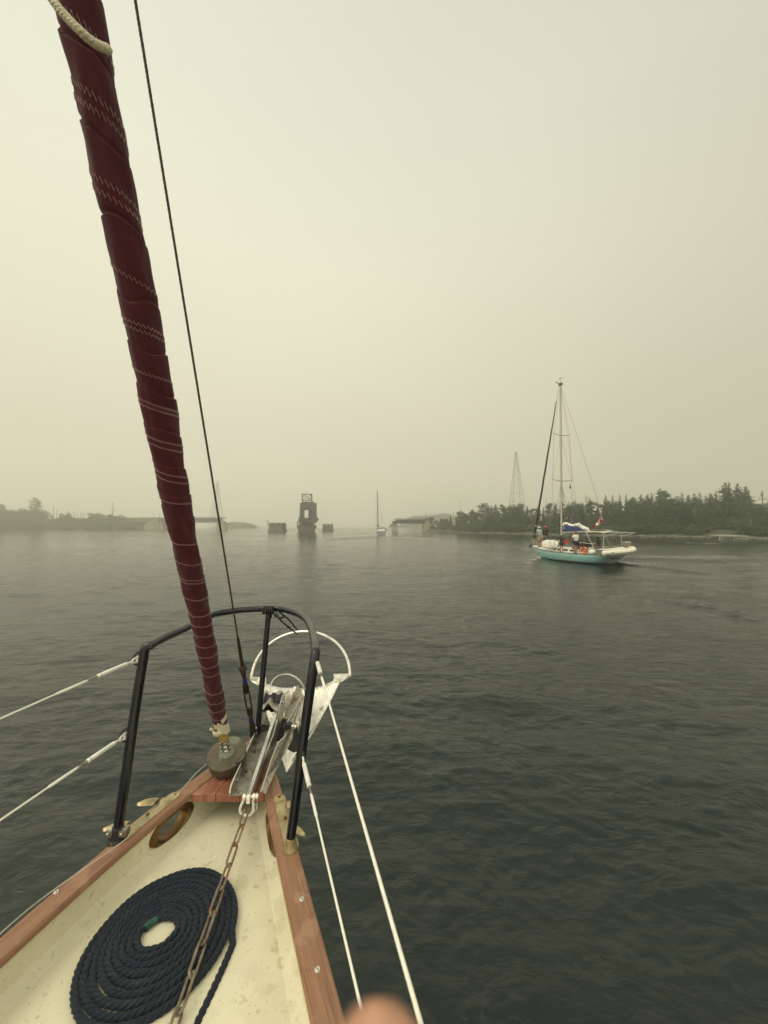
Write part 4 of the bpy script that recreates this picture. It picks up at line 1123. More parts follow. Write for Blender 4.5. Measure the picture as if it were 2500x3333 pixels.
ORD = ['first', 'second', 'third', 'fourth', 'fifth', 'sixth', 'seventh', 'eighth', 'ninth', 'tenth', 'eleventh', 'twelfth', 'thirteenth', 'fourteenth', 'fifteenth', 'sixteenth', 'seventeenth', 'eighteenth', 'nineteenth', 'twentieth', 'twenty-first', 'twenty-second', 'twenty-third', 'twenty-fourth', 'twenty-fifth', 'twenty-sixth', 'twenty-seventh', 'twenty-eighth']
cnt = {}
for (px, top, kd) in sky_px:
    nm = {'s': 'spruce', 'p': 'pine', 'b': 'leafy tree', 'c': 'cedar', 'u': 'shrub'}[kd[0]]
    if px in special: lb, gp = special[px], None
    else:
        zn, gp = ('right of the bridge abutment', 'skyline trees between abutment and lattice tower') if px < 1660 else (('right of the lattice tower', 'skyline trees behind the yacht rigging') if px < 1980 else ('right of the flag', 'skyline trees of the far right wood'))
        cnt[zn] = cnt.get(zn, 0)+1; lb = f'hazy {nm}, {ORD[cnt[zn]-1]} skyline tree {zn}'
    tree_px(kd, px, top, rg.uniform(13, 24), lb, gp, wf=(rg.uniform(.85, 1.1) if kd[0] != 'p' else 1.05)*(1.35 if px < 1740 or px > 2090 else 1))
# lower, nearer layer filling the slope
for i in range(74):
    px = 1412+i*16.2+rg.uniform(-7, 7); kd = rg.choice(['b1', 's1', 'c1', 's2', 's3', 'b3', 's3'])
    if 2328 < px < 2432: continue
    sk = interp(px, [1400, 1500, 1700, 2000, 2200, 2500, 2700], [1690, 1672, 1652, 1632, 1622, 1650, 1650])
    nm = {'s': 'spruce', 'b': 'leafy tree', 'c': 'cedar'}[kd[0]]
    tree_px(kd, px, sk+rg.uniform(-8, 14), rg.uniform(7, 12), f'mid-green {nm} on the lower slope of the wooded right bank', f'lower slope {nm} row', wf=rg.uniform(.95, 1.25)*(1.7 if px < 1700 else 1.1))
for i in range(80):
    px = 1405+i*15.0+rg.uniform(-6, 6); kd = rg.choice(['u1', 'u2', 'u1'])
    if 2325 < px < 2425: continue
    sk = interp(px, [1400, 1500, 1700, 2000, 2300, 2500, 2700], [1712, 1705, 1708, 1712, 1712, 1714, 1700])
    tree_px(kd, px, sk+rg.uniform(-6, 10), rg.uniform(2.2, 5), 'low bright shrub at the foot of the wooded right bank, just above the shore stones', 'shrubs along the foot of the right bank', wf=rg.uniform(1.1, 1.5))
for i in range(14):
    tree_px(rg.choice(['u1', 'u2']), 2322+i*9, rg.uniform(1688, 1702), rg.uniform(9.5, 12), 'leafy shrub hedging the back of the lawn above the dock', 'shrubs behind the lawn', 1.3)
tree_px('b3', 2446, 1668, 4.5, 'pale-trunked birch leaning over the end of the wooden dock', None, 1.0)
tree_px('b1', 2335, 1665, 22, 'round leafy tree behind the lawn above the wooden dock', None, 1.3)
tree_px('b2', 2365, 1668, 24, 'bright leafy tree behind the middle of the lawn', None, 1.3)
tree_px('c1', 2400, 1660, 22, 'narrow cedar behind the right end of the lawn', None, 1.3)
tree_px('b1', 2425, 1664, 20, 'wide leafy tree behind the white boards beside the lawn', None, 1.3)
# left bank trees (far, hazy)
def left_tree(kind, px, top, Y, label, group, wf=1.0):
    Y = Y+22; p = PY(px, HZ, Y); topz = PY(px, top, Y).z; put(kind, p.x, p.y, 1.8, max(1, topz-1.8), label, group, wf)
for (px, top, kd, Y) in ((-30, 1640, 'b1', 285), (10, 1642, 's3', 285), (22, 1655, 'b1', 290), (45, 1676, 'b2', 290), (70, 1668, 'b1', 300), (92, 1656, 'b1', 300), (118, 1655, 'b2', 300), (140, 1680, 'b1', 300), (165, 1690, 'b2', 295), (190, 1686, 'b1', 300), (212, 1672, 'b1', 300), (222, 1668, 'c1', 302), (238, 1682, 'b2', 300), (262, 1690, 'b1', 300), (285, 1686, 'b2', 300), (308, 1670, 'b1', 302), (326, 1669, 'b2', 302), (345, 1688, 'b1', 300), (366, 1674, 'b1', 300), (388, 1676, 'b2', 300), (410, 1692, 'b1', 296), (435, 1694, 'b2', 296), (452, 1697, 'b1', 294), (470, 1700, 'u1', 290), (280, 1692, 's1', 292), (250, 1691, 'b2', 290)):
    left_tree(kd, px, top, Y, 'faint rounded tree in the hazy wood along the left shore', 'trees of the left shore', rg.uniform(1.2, 1.7))
left_tree('p1', 112, 1618, 305, 'ragged lone pine rising above the left shore wood', None, .85)
for i in range(48):
    px = -60+i*11.5+rg.uniform(-5, 5)
    left_tree(rg.choice(['u1', 'u2']), px, 1703+rg.uniform(-7, 6), 286+rg.uniform(0, 6), 'low hazy shrub lining the waterline of the left shore', 'shrubs of the left shore', rg.uniform(1.3, 2.0))
for k_ in PR:
    if k_ not in used:
        for c in kids(PR[k_]): bpy.data.objects.remove(c)
        bpy.data.objects.remove(PR[k_])
# far treelines that read as one mass
def treeline(name, pts, Y, label, seed):
    b = MB(); rg = random.Random(seed)
    for i in range(len(pts)-1):
        (x0, t0), (x1, t1) = pts[i], pts[i+1]; n = max(2, int(abs(x1-x0)/2.2))
        for k in range(n):
            u = k/n; px = lerp(x0, x1, u)+rg.uniform(-1, 1); tp_ = lerp(t0, t1, u)+rg.uniform(-1.2, 2)
            p = PY(px, tp_, Y+rg.uniform(-8, 8)); h = p.z; r = rg.uniform(2.2, 4.2)
            b.ell((p.x, p.y, max(.5, h*.5)), (r, r*.9, max(1, h*.52)), 7, jit=.16, rg=rg)
    ob = b.build(name, leafB, None, off=(0, 0, 0), smooth=False); tag(ob, label, 'trees', kind='stuff')
treeline('far_wood', [(1300, 1708), (1316, 1700), (1330, 1684), (1345, 1680), (1380, 1679), (1420, 1676), (1446, 1670), (1470, 1676), (1520, 1690)], 655, 'faint grey wood on the far point seen under and over the right bridge span', 5)
treeline('far_wood', [(735, 1703), (760, 1698), (790, 1701), (815, 1704), (834, 1712)], 520, 'very faint low wood just right of the left bridge span', 6)
for nm, pts in (('far_point_right', [(1262, 1719), (1300, 1718.5), (1380, 1718.5), (1480, 1719)]), ('far_point_left', [(700, 1718.5), (760, 1718), (836, 1717.5)])):
    b = MB(); P = [PY(x, HZ, 590 if 'right' in nm else 530) for x, _ in pts]
    b.grid([[V((p.x, p.y-14, -.4)), V((p.x, p.y-10, .5)), V((p.x, p.y, 1.5)), V((p.x, p.y+60, 2))] for p in P]); o = b.build('far_shore', grass, None, off=(0, 0, 0)); tag(o, kind='structure')
# ---- bridge
YB = 205.0
def bx(b, x0, y0, x1, y1, Y, dep, m=0):    # solid block whose face at distance Y shows between two pixels
    A = PY(x0, y0, Y); C = PY(x1, y1, Y); b.box(((A.x+C.x)/2, Y+dep/2, (A.z+C.z)/2), (abs(C.x-A.x), dep, abs(A.z-C.z)), m=m)
mpp = YB/F
# right fixed span
rs = thing('bridge_span', 'blue-grey plate girder span at the right of the swing bridge, between pier and abutment', 'bridge', (PY(1335, HZ, YB).x, YB, 0))
b = MB(); bx(b, 1286, 1693, 1386, 1704.5, YB, .4); bx(b, 1286, 1693, 1386, 1704.5, YB+5.2, .4); b.build('girder', ironb, rs, smooth=False)
b = MB(); bx(b, 1284, 1690.6, 1390, 1693, YB-.3, 6.4); b.build('deck', ironb, rs, smooth=False)
b = MB(); bx(b, 1286, 1686.8, 1390, 1687.6, YB-.2, .12)
for k in range(27): x = 1287+k*3.95; bx(b, x, 1687, x+.7, 1690.8, YB-.2, .12)
bx(b, 1286, 1686.8, 1390, 1687.6, YB+5.6, .12)
b.build('railing', ironb, rs, smooth=False)
b = MB()
for k in range(15): x = 1289+k*6.8; bx(b, x, 1693.2, x+.7, 1704.4, YB-.14, .14)
b.build('stiffener', ironb, rs, smooth=False)
def pier(name, x0, x1, yt, yb, Y, dep, label, m=concrete_d, batter=.06, parts=True, cat='bridge pier'):
    A = PY(x0, yb, Y); C = PY(x1, yb, Y); zt = PY(x0, yt, Y).z; w = C.x-A.x; cx = (A.x+C.x)/2
    t = thing(name, label, cat, (cx, Y+dep/2, 0)); b = MB()
    b.box((cx, Y+dep/2, (zt-.6)/2), (w, dep, zt+.6), taper=1-batter*2); b.build('shaft', m, t, smooth=False)
    k = MB(); k.box((cx, Y+dep/2, zt+.15), (w*(1-batter*2)+.5, dep*.96+.5, .45)); k.build('coping', m, t, smooth=False)
    return t, cx, zt, w
t, cx, zt, w = pier('bridge_pier', 1276, 1296, 1709, 1730, YB, 7, 'weathered concrete pier under the left end of the right-hand girder span', m=concrete)
b = MB(); b.box((cx-.2, YB+3, zt+1.2), (w*.7, 4.5, 1.8)); b.box((cx-w*.62, YB+3, zt-.1), (.9, 2.2, 1.3)); b.tube([(cx+w*.2, YB+.5, zt+2.0), (cx-w*.3, YB+.4, zt+.3)], .25, 6); b.build('bearing_block', ironw, t, smooth=False)
# right abutment: wing wall sloping down into the bank
ab = thing('bridge_abutment', 'pale concrete abutment with a sloping wing wall where the right bank meets the bridge', 'bridge abutment', (PY(1395, HZ, YB).x, YB, 0))
q = [PY(1378, 1731.2, YB), PY(1379, 1705, YB), PY(1386, 1692, YB), PY(1391, 1693, YB), PY(1405, 1721, YB), PY(1405, 1731.5, YB)]
b = MB(); b.prism(q, V((0, 6, 0))); b.build('wing_wall', concrete, ab, smooth=False)
b = MB(); q = [PY(1374, 1732, YB-.5), PY(1376, 1729.5, YB-.5), PY(1406, 1729.8, YB-.5), PY(1408, 1732.4, YB-.5)]; b.prism(q, V((0, 7, 0))); b.build('footing', concrete_d, ab, smooth=False)
b = MB(); b.tube([PY(1387, 1692, YB), PY(1405, 1721, YB)], .22, 6); b.build('kerb', concrete, ab, smooth=False)
# left fixed span
YL = 300.0
ls = thing('bridge_span', 'blue-grey plate girder span at the left of the swing bridge, crossing behind the furled sail', 'bridge', (PY(620, HZ, YL).x, YL, 0))
b = MB(); bx(b, 512, 1687.5, 724, 1701, YL, .4); bx(b, 512, 1687.5, 724, 1701, YL+5.4, .4); b.build('girder', ironb, ls, smooth=False)
b = MB(); bx(b, 508, 1684.8, 726, 1687.5, YL-.3, 6.4); b.build('deck', ironb, ls, smooth=False)
b = MB()
for k in range(28): x = 514+k*7.7; bx(b, x, 1687.6, x+.7, 1701, YL-.14, .14)
b.build('stiffener', ironb, ls, smooth=False)
b = MB(); bx(b, 508, 1682.6, 726, 1683.1, YL-.1, .1)
for k in range(30): x = 510+k*7.4; bx(b, x, 1682.8, x+.5, 1685, YL-.1, .1)
b.build('railing', ironb, ls, smooth=False)
ab = thing('bridge_abutment', 'grey concrete abutment with a sloping wing wall at the end of the left embankment', 'bridge abutment', (PY(495, HZ, YL).x, YL, 0))
q = [PY(466, 1723.6, YL), PY(467, 1712, YL), PY(503, 1689, YL), PY(512, 1689, YL), PY(514, 1700, YL), PY(528, 1701, YL), PY(530, 1723.8, YL)]
b = MB(); b.prism(q, V((0, 7, 0))); b.build('wing_wall', concrete, ab, smooth=False)
t, cx, zt, w = pier('bridge_pier', 703, 731, 1703, 1726, YL, 7, 'grey concrete pier under the right end of the left-hand girder span', m=concrete)
b = MB(); b.box((cx+w*.62, YL+3, zt-.6), (1.8, 3.2, 1.1)); b.box((cx+w*.3, YL+3, zt+1), (1.0, 3.2, 1.1)); b.build('bearing_block', ironw, t, smooth=False)
# embankment carrying the road on the left
b = MB(); rows = []
for px, top in ((110, 1690), (200, 1687), (300, 1685.5), (400, 1684.8), (512, 1684.6)):
    p = PY(px, HZ, YL+32+(512-px)*.12); zt = PY(px, top, p.y).z
    rows.append([V((p.x, p.y-12, 1)), V((p.x, p.y-4, zt-.4)), V((p.x, p.y-2, zt)), V((p.x, p.y+4, zt)), V((p.x, p.y+14, 1))])
b.grid(rows); o = b.build('embankment', mat('embankment_grass', (.05, .07, .03), .9, var=.4, vs=.5, bump=.5, bs=2, dist=.2), None, off=(0, 0, 0)); tag(o, kind='structure')
# castellated protection piers
def fender(x0, x1, yt, yb, Y, label, pole=False):
    t, cx, zt, w = pier('protection_pier', x0, x1, yt, yb, Y, 9, label, batter=.07)
    for u in (-.42, 0, .42):
        b = MB(); b.box((cx+u*w*.92, Y+4.5, zt+.85), (w*.17, 7.5, 1.2), taper=.82); b.build('merlon', concrete_d, t, smooth=False)
    b = MB(); b.box((cx, Y+4.5, .35), (w*1.03, 9.3, .5)); b.build('footing', concrete_d, t, smooth=False)
    if pole:
        b = MB(); X = cx-w*.52
        b.tube([(X, Y+1, zt+.2), (X, Y+1, zt+3.0)], .17, 8); b.box((X, Y+1, zt+.5), (1.1, .5, .25)); b.tube([(X, Y+1, zt+.3), (X+.9, Y+1, zt-1.0)], .1, 6); b.box((X+.4, Y+1, zt+2.2), (.5, .08, .3)); b.build('light_post', ironw, t, smooth=False)
    return t
fender(871, 920, 1710.5, 1730, 197, 'dark castellated concrete pier with a light post, left of the open swing bridge', True)
fender(1048, 1080, 1712.5, 1726, 236, 'small castellated concrete pier just right of the open swing bridge')
# swing bridge, open and seen end on
YS = 200.0; k_ = YS/F
sb = thing('swing_bridge', 'dark iron truss swing bridge standing open and seen end on above its round pier', 'bridge', (PY(994, HZ, YS).x, YS, 0))
sb['_o'] = (PY(998, HZ, YS).x, YS+10, 0)
def sx_(px): return PY(px, HZ, YS).x
def sz_(py): return PY(1000, py, YS).z
def bxs(b, x0, y0, x1, y1, Y, dep): b.box(((sx_(x0)+sx_(x1))/2, Y+dep/2, (sz_(y0)+sz_(y1))/2), (abs(sx_(x1)-sx_(x0)), dep, abs(sz_(y0)-sz_(y1))))
def bar(b, x0, y0, x1, y1, w, Y, dep=None):
    b.tube([(sx_(x0), Y, sz_(y0)), (sx_(x1), Y, sz_(y1))], w*k_*.5*1.414, 4, rot0=R(45))
b = MB(); X0, X1 = sx_(973), sx_(1022); b.box(((X0+X1)/2, YS+10, sz_(1720.5)), (X1-X0, 20, sz_(1710.5)-sz_(1732)), taper=.985); b.build('pivot_pier', concrete_d, sb, smooth=False)
b = MB(); b.lathe([(3.9, sz_(1712)), (3.4, sz_(1699))], ((X0+X1)/2, YS+10, 0), n=20)
for x in (972, 1024): b.box((sx_(x), YS+4, sz_(1714)), (.8, 6, 1.6)); b.tube([(sx_(x), YS+2, sz_(1708)), (sx_(x), YS+2, sz_(1722))], .25, 6)
b.build('turntable', ironw, sb, smooth=False)
b = MB(); bxs(b, 974, 1686.5, 1027, 1699.5, YS-8, 34); 
b.build('deck_girders', ironw, sb, smooth=False)
b = MB()
for x in (984, 1012): b.box((sx_(x), YS-6, sz_(1703)), (9*k_, 3, 7*k_))
bxs(b, 988, 1699, 1008, 1711, YS-4, 8); b.tube([(sx_(979), YS-8, sz_(1700)), (sx_(990), YS-8, sz_(1710))], .5, 6); b.tube([(sx_(1022), YS-8, sz_(1700)), (sx_(1012), YS-8, sz_(1710))], .3, 6)
b.build('floor_bracket', ironw, sb, smooth=False)
# portals one behind another: end portals low, the tower over the pivot high
def portal(Y, xl, xr, yt, yb, wl=5.0, arch=True, xo=0):
    b = MB()
    bar(b, xl, yb, xl+1.5, yt, wl, Y); bar(b, xr, yb, xr-1.5, yt, wl, Y); bar(b, xl, yt+1.5, xr, yt+1.5, 4, Y)
    if arch:
        bar(b, xl, yt+10, xr, yt+10, 2.4, Y); bar(b, xl+2, yt+3, xr-2, yt+10, 1.6, Y); bar(b, xr-2, yt+3, xl+2, yt+10, 1.6, Y)
        bar(b, xl+2, yt+18, xl+10, yt+10, 1.8, Y); bar(b, xr-2, yt+18, xr-10, yt+10, 1.8, Y)
    b.build('portal', ironw, sb, smooth=False)
portal(YS-8, 981, 1021, 1640, 1688, 9); 
for k in range(7): portal(YS-3+k*4.6, 983+k*.7, 1020-k*.9, 1643-k*.6, 1688, 6.0, k % 2 == 0)
b = MB()
for s, (xa, xb) in enumerate(((981, 989), (1021, 1013))):   # the long side trusses, seen almost edge on
    n = 9
    for k in range(n):
        Ya, Yb = YS-8+k*4.2, YS-8+(k+1)*4.2; x = sx_(xa+4 if s == 0 else xa-3)
        zt_, zb_ = sz_(1642), sz_(1688)
        b.tube([(x, Ya, zt_), (x, Yb, zb_)], .33, 4); b.tube([(x, Ya, zb_), (x, Yb, zt_)], .33, 4); b.tube([(x, Ya, zb_), (x, Ya, zt_)], .4, 4)
    b.tube([(x, YS-8, zt_), (x, YS+30, zt_)], .42, 4)
b.build('side_truss', ironw, sb, smooth=False)
b = MB()
bxs(b, 981, 1639, 1024, 1644, YS-8.4, .5); bxs(b, 982, 1644, 1023, 1661, YS-8.2, .25); bxs(b, 979, 1652, 990.5, 1688, YS-8, .4); bxs(b, 1005, 1644, 1025, 1688, YS-8, .4); bxs(b, 981, 1643, 992, 1690, YS+12, .4); bxs(b, 1004, 1643, 1018, 1690, YS+12, .4)
for x0, x1 in ((979, 990), (1004, 1026)): bxs(b, x0, 1652, x1, 1688, YS-1.5, .25)
bxs(b, 989, 1655, 1006, 1658, YS-8.3, .3); bxs(b, 989, 1661, 1005, 1662.6, YS-8.3, .3)
b.build('portal_bracing', ironw, sb, smooth=False)
b = MB(); YT = YS+10                       # centre tower
for Y in (YT-2.5, YT+2.5):
    kk = YT/YS
    def tx(x): return 1250+(x-1250)/1.0
    for x in (984.5, 1013.5): b.tube([(sx_(x), Y, sz_(1690)), (sx_(x), Y, PY(x, 1608, Y).z)], .34, 4, rot0=R(45))
    for yy in (1608.5, 1628, 1634): b.tube([(sx_(984), Y, PY(984, yy, Y).z), (sx_(1014), Y, PY(984, yy, Y).z)], .26, 4)
    for (xa, ya, xb, yb_) in ((985, 1610, 1013, 1627), (1013, 1610, 985, 1627), (985, 1619, 999, 1610), (999, 1627, 1013, 1618)):
        b.tube([(sx_(xa), Y, PY(xa, ya, Y).z), (sx_(xb), Y, PY(xb, yb_, Y).z)], .13, 4)
for x in (984.5, 1013.5):
    for yy in (1608.5, 1628): b.tube([(sx_(x), YT-2.5, PY(x, yy, YT).z), (sx_(x), YT+2.5, PY(x, yy, YT).z)], .25, 4)
b.tube([(sx_(998), YT, PY(998, 1608, YT).z), (sx_(998), YT, PY(998, 1599, YT).z)], .05, 5)
b.build('centre_tower', ironw, sb, smooth=False)
b = MB()
for x in (985, 1013):
    for s in (-1, 1): b.tube([(sx_(x), YT, PY(x, 1628, YT).z), (sx_(x+ (6 if x > 1000 else -1)), YT+s*18, sz_(1642))], .24, 5)
bxs(b, 988, 1631, 1016, 1640, YT-1.5, 3)
b.build('top_chord', ironw, sb, smooth=False)
b = MB()
for px, py in ((971, 1702), (1029, 1690)):
    b.box((sx_(px), YS-7, sz_(py)), (.5, .5, 1.2)); b.tube([(sx_(px), YS-7, sz_(py+6)), (sx_(px), YS-7, sz_(py-5))], .12, 6)
b.build('signal_post', ironw, sb, smooth=False)
sb.scale = (1.1, 1, 1); sb.location = (PY(997.5, HZ, 210).x, 210, 0); sb.rotation_euler = (0, 0, .215)
# ---- pylons and poles
def lattice(name, px, top, Y, base_w, label, sections, fat=.16, arms=False):
    p = PY(px, HZ, Y); H = PY(px, top, Y).z; t = thing(name, label, 'pylon', (p.x, Y, 0), None); b = MB()
    def w_at(z): u = z/H; return base_w*(1-u)**1.0*.5+.25
    cs = ((-1, -1), (1, -1), (1, 1), (-1, 1))
    for cx_, cy_ in cs: b.tube([(p.x+cx_*w_at(0), Y+cy_*w_at(0), 0), (p.x+cx_*w_at(H), Y+cy_*w_at(H), H)], fat*1.25, 4)
    b.build('legs_frame', lattice_m, t, smooth=False); b = MB(); zs = [H*(1-(1-u)**1.25) for u in [k/sections for k in range(sections+1)]]
    for k in range(sections):
        z0, z1 = zs[k], zs[k+1]; a, c = w_at(z0), w_at(z1)
        for q in range(4):
            (ax_, ay_), (bx_, by_) = cs[q], cs[(q+1) % 4]
            b.tube([(p.x+ax_*a, Y+ay_*a, z0), (p.x+bx_*c, Y+by_*c, z1)], fat*.55, 3, caps=False); b.tube([(p.x+bx_*a, Y+by_*a, z0), (p.x+ax_*c, Y+ay_*c, z1)], fat*.55, 3, caps=False)
            b.tube([(p.x+ax_*a, Y+ay_*a, z0), (p.x+bx_*a, Y+by_*a, z0)], fat*(.9 if k % 3 == 1 else .6), 3, caps=False)
    b.build('bracing', lattice_m, t, smooth=False)
    return t
lattice('lattice_tower', 1683, 1470, 255, 10.4, 'tall tapering steel lattice tower rising behind the trees on the right bank', 10, .10)
lattice('lattice_tower', 706, 1566, 420, 12, 'very faint steel lattice tower beyond the left bridge span', 11, .15)
def pole(px, top, Y, label, arms=(), r=.16, base=0, group=None):
    p = PY(px, HZ, Y); H = PY(px, top, Y).z; t = thing('utility_pole', label, 'utility pole', (p.x, Y, base), group)
    b = MB(); b.tube([(p.x, Y, base), (p.x, Y, H)], [r, r*.75], 7); b.build('post', wood_p, t)
    for (row, hw) in arms:
        z = PY(px, row, Y).z; b = MB(); b.box((p.x, Y-.15, z), (hw*2, .12, .14))
        for u in (-.85, -.4, .4, .85): b.tube([(p.x+u*hw, Y-.15, z), (p.x+u*hw, Y-.15, z+.25)], .05, 5)
        b.build('crossarm', wood_p, t, smooth=False)
    return t
pole(1911, 1610, 175, 'wooden pole with three crossarms above the wood behind the flag', ((1620, 1.0), (1626, 1.3), (1633, 1.0)), .14)
t = pole(2485, 1597, 112, 'wooden utility pole with a transformer at the right edge', ((1625, 1.2),), .16)
b = MB(); p = PY(2480, 1611, 112); b.lathe([(.0, -.45), (.28, -.45), (.3, .4), (.0, .45)], p, n=12); b.build('transformer', lattice_m, t)
pole(1779, 1620, 190, 'slim bare pole above the wood left of the yacht mast', (), .14)
pole(1498, 1626, 250, 'slim tall mast above the low trees near the right abutment', (), .13)
pole(1386, 1668, 214, 'short post at the right abutment of the bridge', (), .14, base=6)
pole(1477, 1664, 240, 'short dark pole in the low trees left of the lattice tower', (), .14)
pole(2344, 1590, 130, 'thin pole top just visible left of the tallest spruce', (), .1)
pole(366, 1636, 300, 'tall wooden pole with crossarms in the middle of the left shore', ((1662, 3.4), (1666, 2.4)), .3)
for i, (px, top) in enumerate(sorted(((173, 1646), (137, 1648), (240, 1662), (218, 1660), (250, 1670), (262, 1668), (271, 1668), (183, 1660), (501, 1670), (519, 1671), (468, 1678), (195, 1672)))):
    pole(px, top, 300, f'slim post above the left shore, {ORD[i]} from the left', (), .22 if px != 137 else .12, group='posts above the left shore')
# wires between the two pole lines at the right
wm = mat('dark_cable', (.05, .05, .05), .6, bump=0)
for row, j in ((1625, 0), (1618, 1)):
    a = PY(2485, row, 112); c = PY(1911, row+2, 175); e = PY(2800, row-12, 95); t = thing('power_line', f'{"upper" if j else "lower"} overhead cable strung from the pole at the right edge', 'cable', a)
    b = MB(); b.tube([a.lerp(c, k/20)+V((0, 0, -4*.9*(k/20)*(1-k/20))) for k in range(21)], .022, 4, caps=False); b.tube([a.lerp(e, k/10)+V((0, 0, -2*(k/10)*(1-k/10))) for k in range(11)], .022, 4, caps=False); b.build('cable', wm, t)
# ---- houses glimpsed in the trees
def house(px0, px1, roofy, eavey, basey, Y, label, wallm, roofm, dep=7):
    A = PY(px0, basey, Y); C = PY(px1, basey, Y); ze = PY(px0, eavey, Y).z; zr = PY(px0, roofy, Y).z; zb = A.z
    t = thing('house', label, 'house', ((A.x+C.x)/2, Y+dep/2, zb)); b = MB(); w = C.x-A.x; cx = (A.x+C.x)/2
    b.box((cx, Y+dep/2, (zb-3+ze)/2), (w, dep, ze-zb+3)); b.build('wall', wallm, t, smooth=False)
    b = MB(); o = .5
    b.prism([(A.x-o, Y-o, ze), (A.x-o, Y+dep/2, zr), (A.x-o, Y+dep+o, ze)], (w+2*o, 0, 0)); b.build('roof', roofm, t, smooth=False)
    for u in (.25, .7):
        f = MB(); f.box((A.x+w*u, Y-.03, (zb+ze)/2), (w*.16, .08, (ze-zb)*.45)); f.build('window', rub, t, smooth=False)
    return t
droof = mat('dark_shingles', (.09, .075, .06), .9, var=.2)
house(2488, 2530, 1637, 1645, 1662, 104, 'dark roofed house at the right edge beside the utility pole', whitep, droof)
house(1512, 1524, 1670, 1676, 1692, 236, 'pale gable of a house glimpsed between the low trees near the abutment', whitep, wroof)
house(2478, 2540, 1684, 1692, 1706, 97, 'low white-roofed building half hidden by trees above the dock', whitep, wroof)
house(26, 52, 1661, 1664, 1680, 330, 'faint flat building behind the trees of the left shore', whitep, wroof, 10)
# lawn and dock
i0 = PZ(2325, 1748, 0); i1 = PZ(2430, 1750, 0)
b = MB(); Yd = 91.0
lawn = MB(); rows = []
for k in range(13):
    px = 2318+k*9.5; row = []
    for (rowpx, d) in ((1742, 2.5), (1736, 8), (1728, 16), (1722, 24)):
        p = PY(px, rowpx, Yd+4+d); row.append(p+V((0, 0, .05*math.sin(px*.3+d))))
    row = [V((row[0].x, row[0].y-2.5, -.3))]+row; rows.append(row)
lawn.grid(rows); o = lawn.build('lawn', mat('mown_grass', (.085, .10, .04), .9, var=.25, vs=1.2, bump=.3, bs=6, dist=.05), None, off=(0, 0, 0)); tag(o, kind='structure')
dock = thing('dock', 'silvery wooden dock on cribs at the water edge below the lawn', 'dock', PZ(2385, 1751, 0))
A = PZ(2338, 1745, .95); Bq = PZ(2438, 1745, .95)
ya = 88.5; xa = PY(2340, HZ, ya).x; xb = PY(2436, HZ, ya).x; zt = PY(2340, 1743.2, ya).z
b = MB(); b.prism([(xa, ya, zt), (xb, ya, zt), (xb+.8, ya+6, zt+.02), (xa+2.6, ya+6, zt+.02)], (0, 0, -.12)); b.build('decking', planks, dock, smooth=False)
b = MB(); b.box(((xa+xb)/2, ya-.02, zt-.26), (xb-xa+.1, .10, .16)); b.build('fascia', planks, dock, smooth=False)
for k in range(9):
    b = MB(); x = xa+.35+(xb-xa-.7)*k/8; b.box((x, ya+.25, zt/2-.35), (.18, .2, zt+.35)); b.build('post', planks, dock, smooth=False)
b = MB(); b.box(((xa+xb)/2+1.6, ya+.1, .12), ((xb-xa)*.45, .12, .12)); b.box((xa+.6, ya+.1, .08), (1.6, .12, .12)); b.build('low_rail', planks, dock, smooth=False)
for (x0, x1, r_, Y) in ((2413, 2440, 1730.5, 100), (2420, 2440, 1727, 103)):
    p = PY(x0, r_, Y); q = PY(x1, r_, Y); b = MB(); b.box(((p.x+q.x)/2, Y, p.z), (q.x-p.x, .5, .14)); b.tube([(p.x+.3, Y, p.z), (p.x+.3, Y, p.z-1.2)], .05, 5); b.tube([(q.x-.3, Y, p.z), (q.x-.3, Y, p.z-1.2)], .05, 5)
    o = b.build('bench', whitep, None, off=(p.x, Y, p.z-1.2), smooth=False); tag(o, 'white bench seat at the right end of the lawn, ' + ('lower and nearer the dock' if r_ > 1730 else 'upper and farther back'), 'bench')
# ------------------------------------------------------------------ the cruising yacht passing to starboard
teal = mat('pale_teal_topsides', (.235, .44, .425), .28, var=.06, vs=1.5, bump=.03)
gel = mat('white_gelcoat', (.80, .77, .69), .4, var=.06, vs=3, bump=.03)
gel_g = mat('grey_transom_paint', (.33, .37, .38), .3, var=.2, vs=2, bump=.03)
boot = mat('dark_boot_top', (.02, .035, .035), .4, bump=0)
alu = mat('painted_aluminium', (.52, .49, .42), .4, metal=.2, var=.08, bump=0)
alu_d = mat('dark_mast_track', (.09, .085, .075), .5, bump=0)
canvas_b = mat('blue_sail_cover', (.028, .052, .17), .85, var=.25, vs=5, bump=.4, bs=9, dist=.02)
sailw = mat('white_sailcloth', (.82, .80, .73), .8, var=.08, vs=5, bump=.5, bs=8, dist=.03)
blk = mat('black_canvas', (.012, .012, .014), .8, var=.3, vs=6, bump=.3, bs=12, dist=.01)
orange = mat('orange_lifebuoy', (.62, .085, .03), .5, var=.1, bump=0)
redp = mat('red_plastic', (.55, .03, .025), .4, var=.15, bump=0)
reds = mat('flag_red', (.60, .02, .035), .8, var=.1, bump=0)
whs = mat('flag_white', (.75, .72, .66), .8, var=.05, bump=0)
tan = mat('tan_cover', (.20, .175, .125), .8, var=.2, vs=6, bump=.2, bs=20)
smoke_glass = mat('dark_window', (.012, .014, .016), .1, var=.1, bump=0)
hyp = mat('pale_inflatable_fabric', (.74, .71, .60), .6, var=.08, vs=4, bump=.1, bs=20)
hyp_g = mat('grey_rubbing_strake', (.16, .16, .14), .7, bump=0)
rig = mat('thin_rigging', (.17, .16, .14), .5, metal=.3, bump=0)
teakt = mat('toe_rail_teak', (.13, .075, .04), .6, bump=0)
YR = V((18.2, 30.3, 0)); YA = .352; LOA = 9.27
Rz = Matrix.Rotation(YA, 3, 'Z')
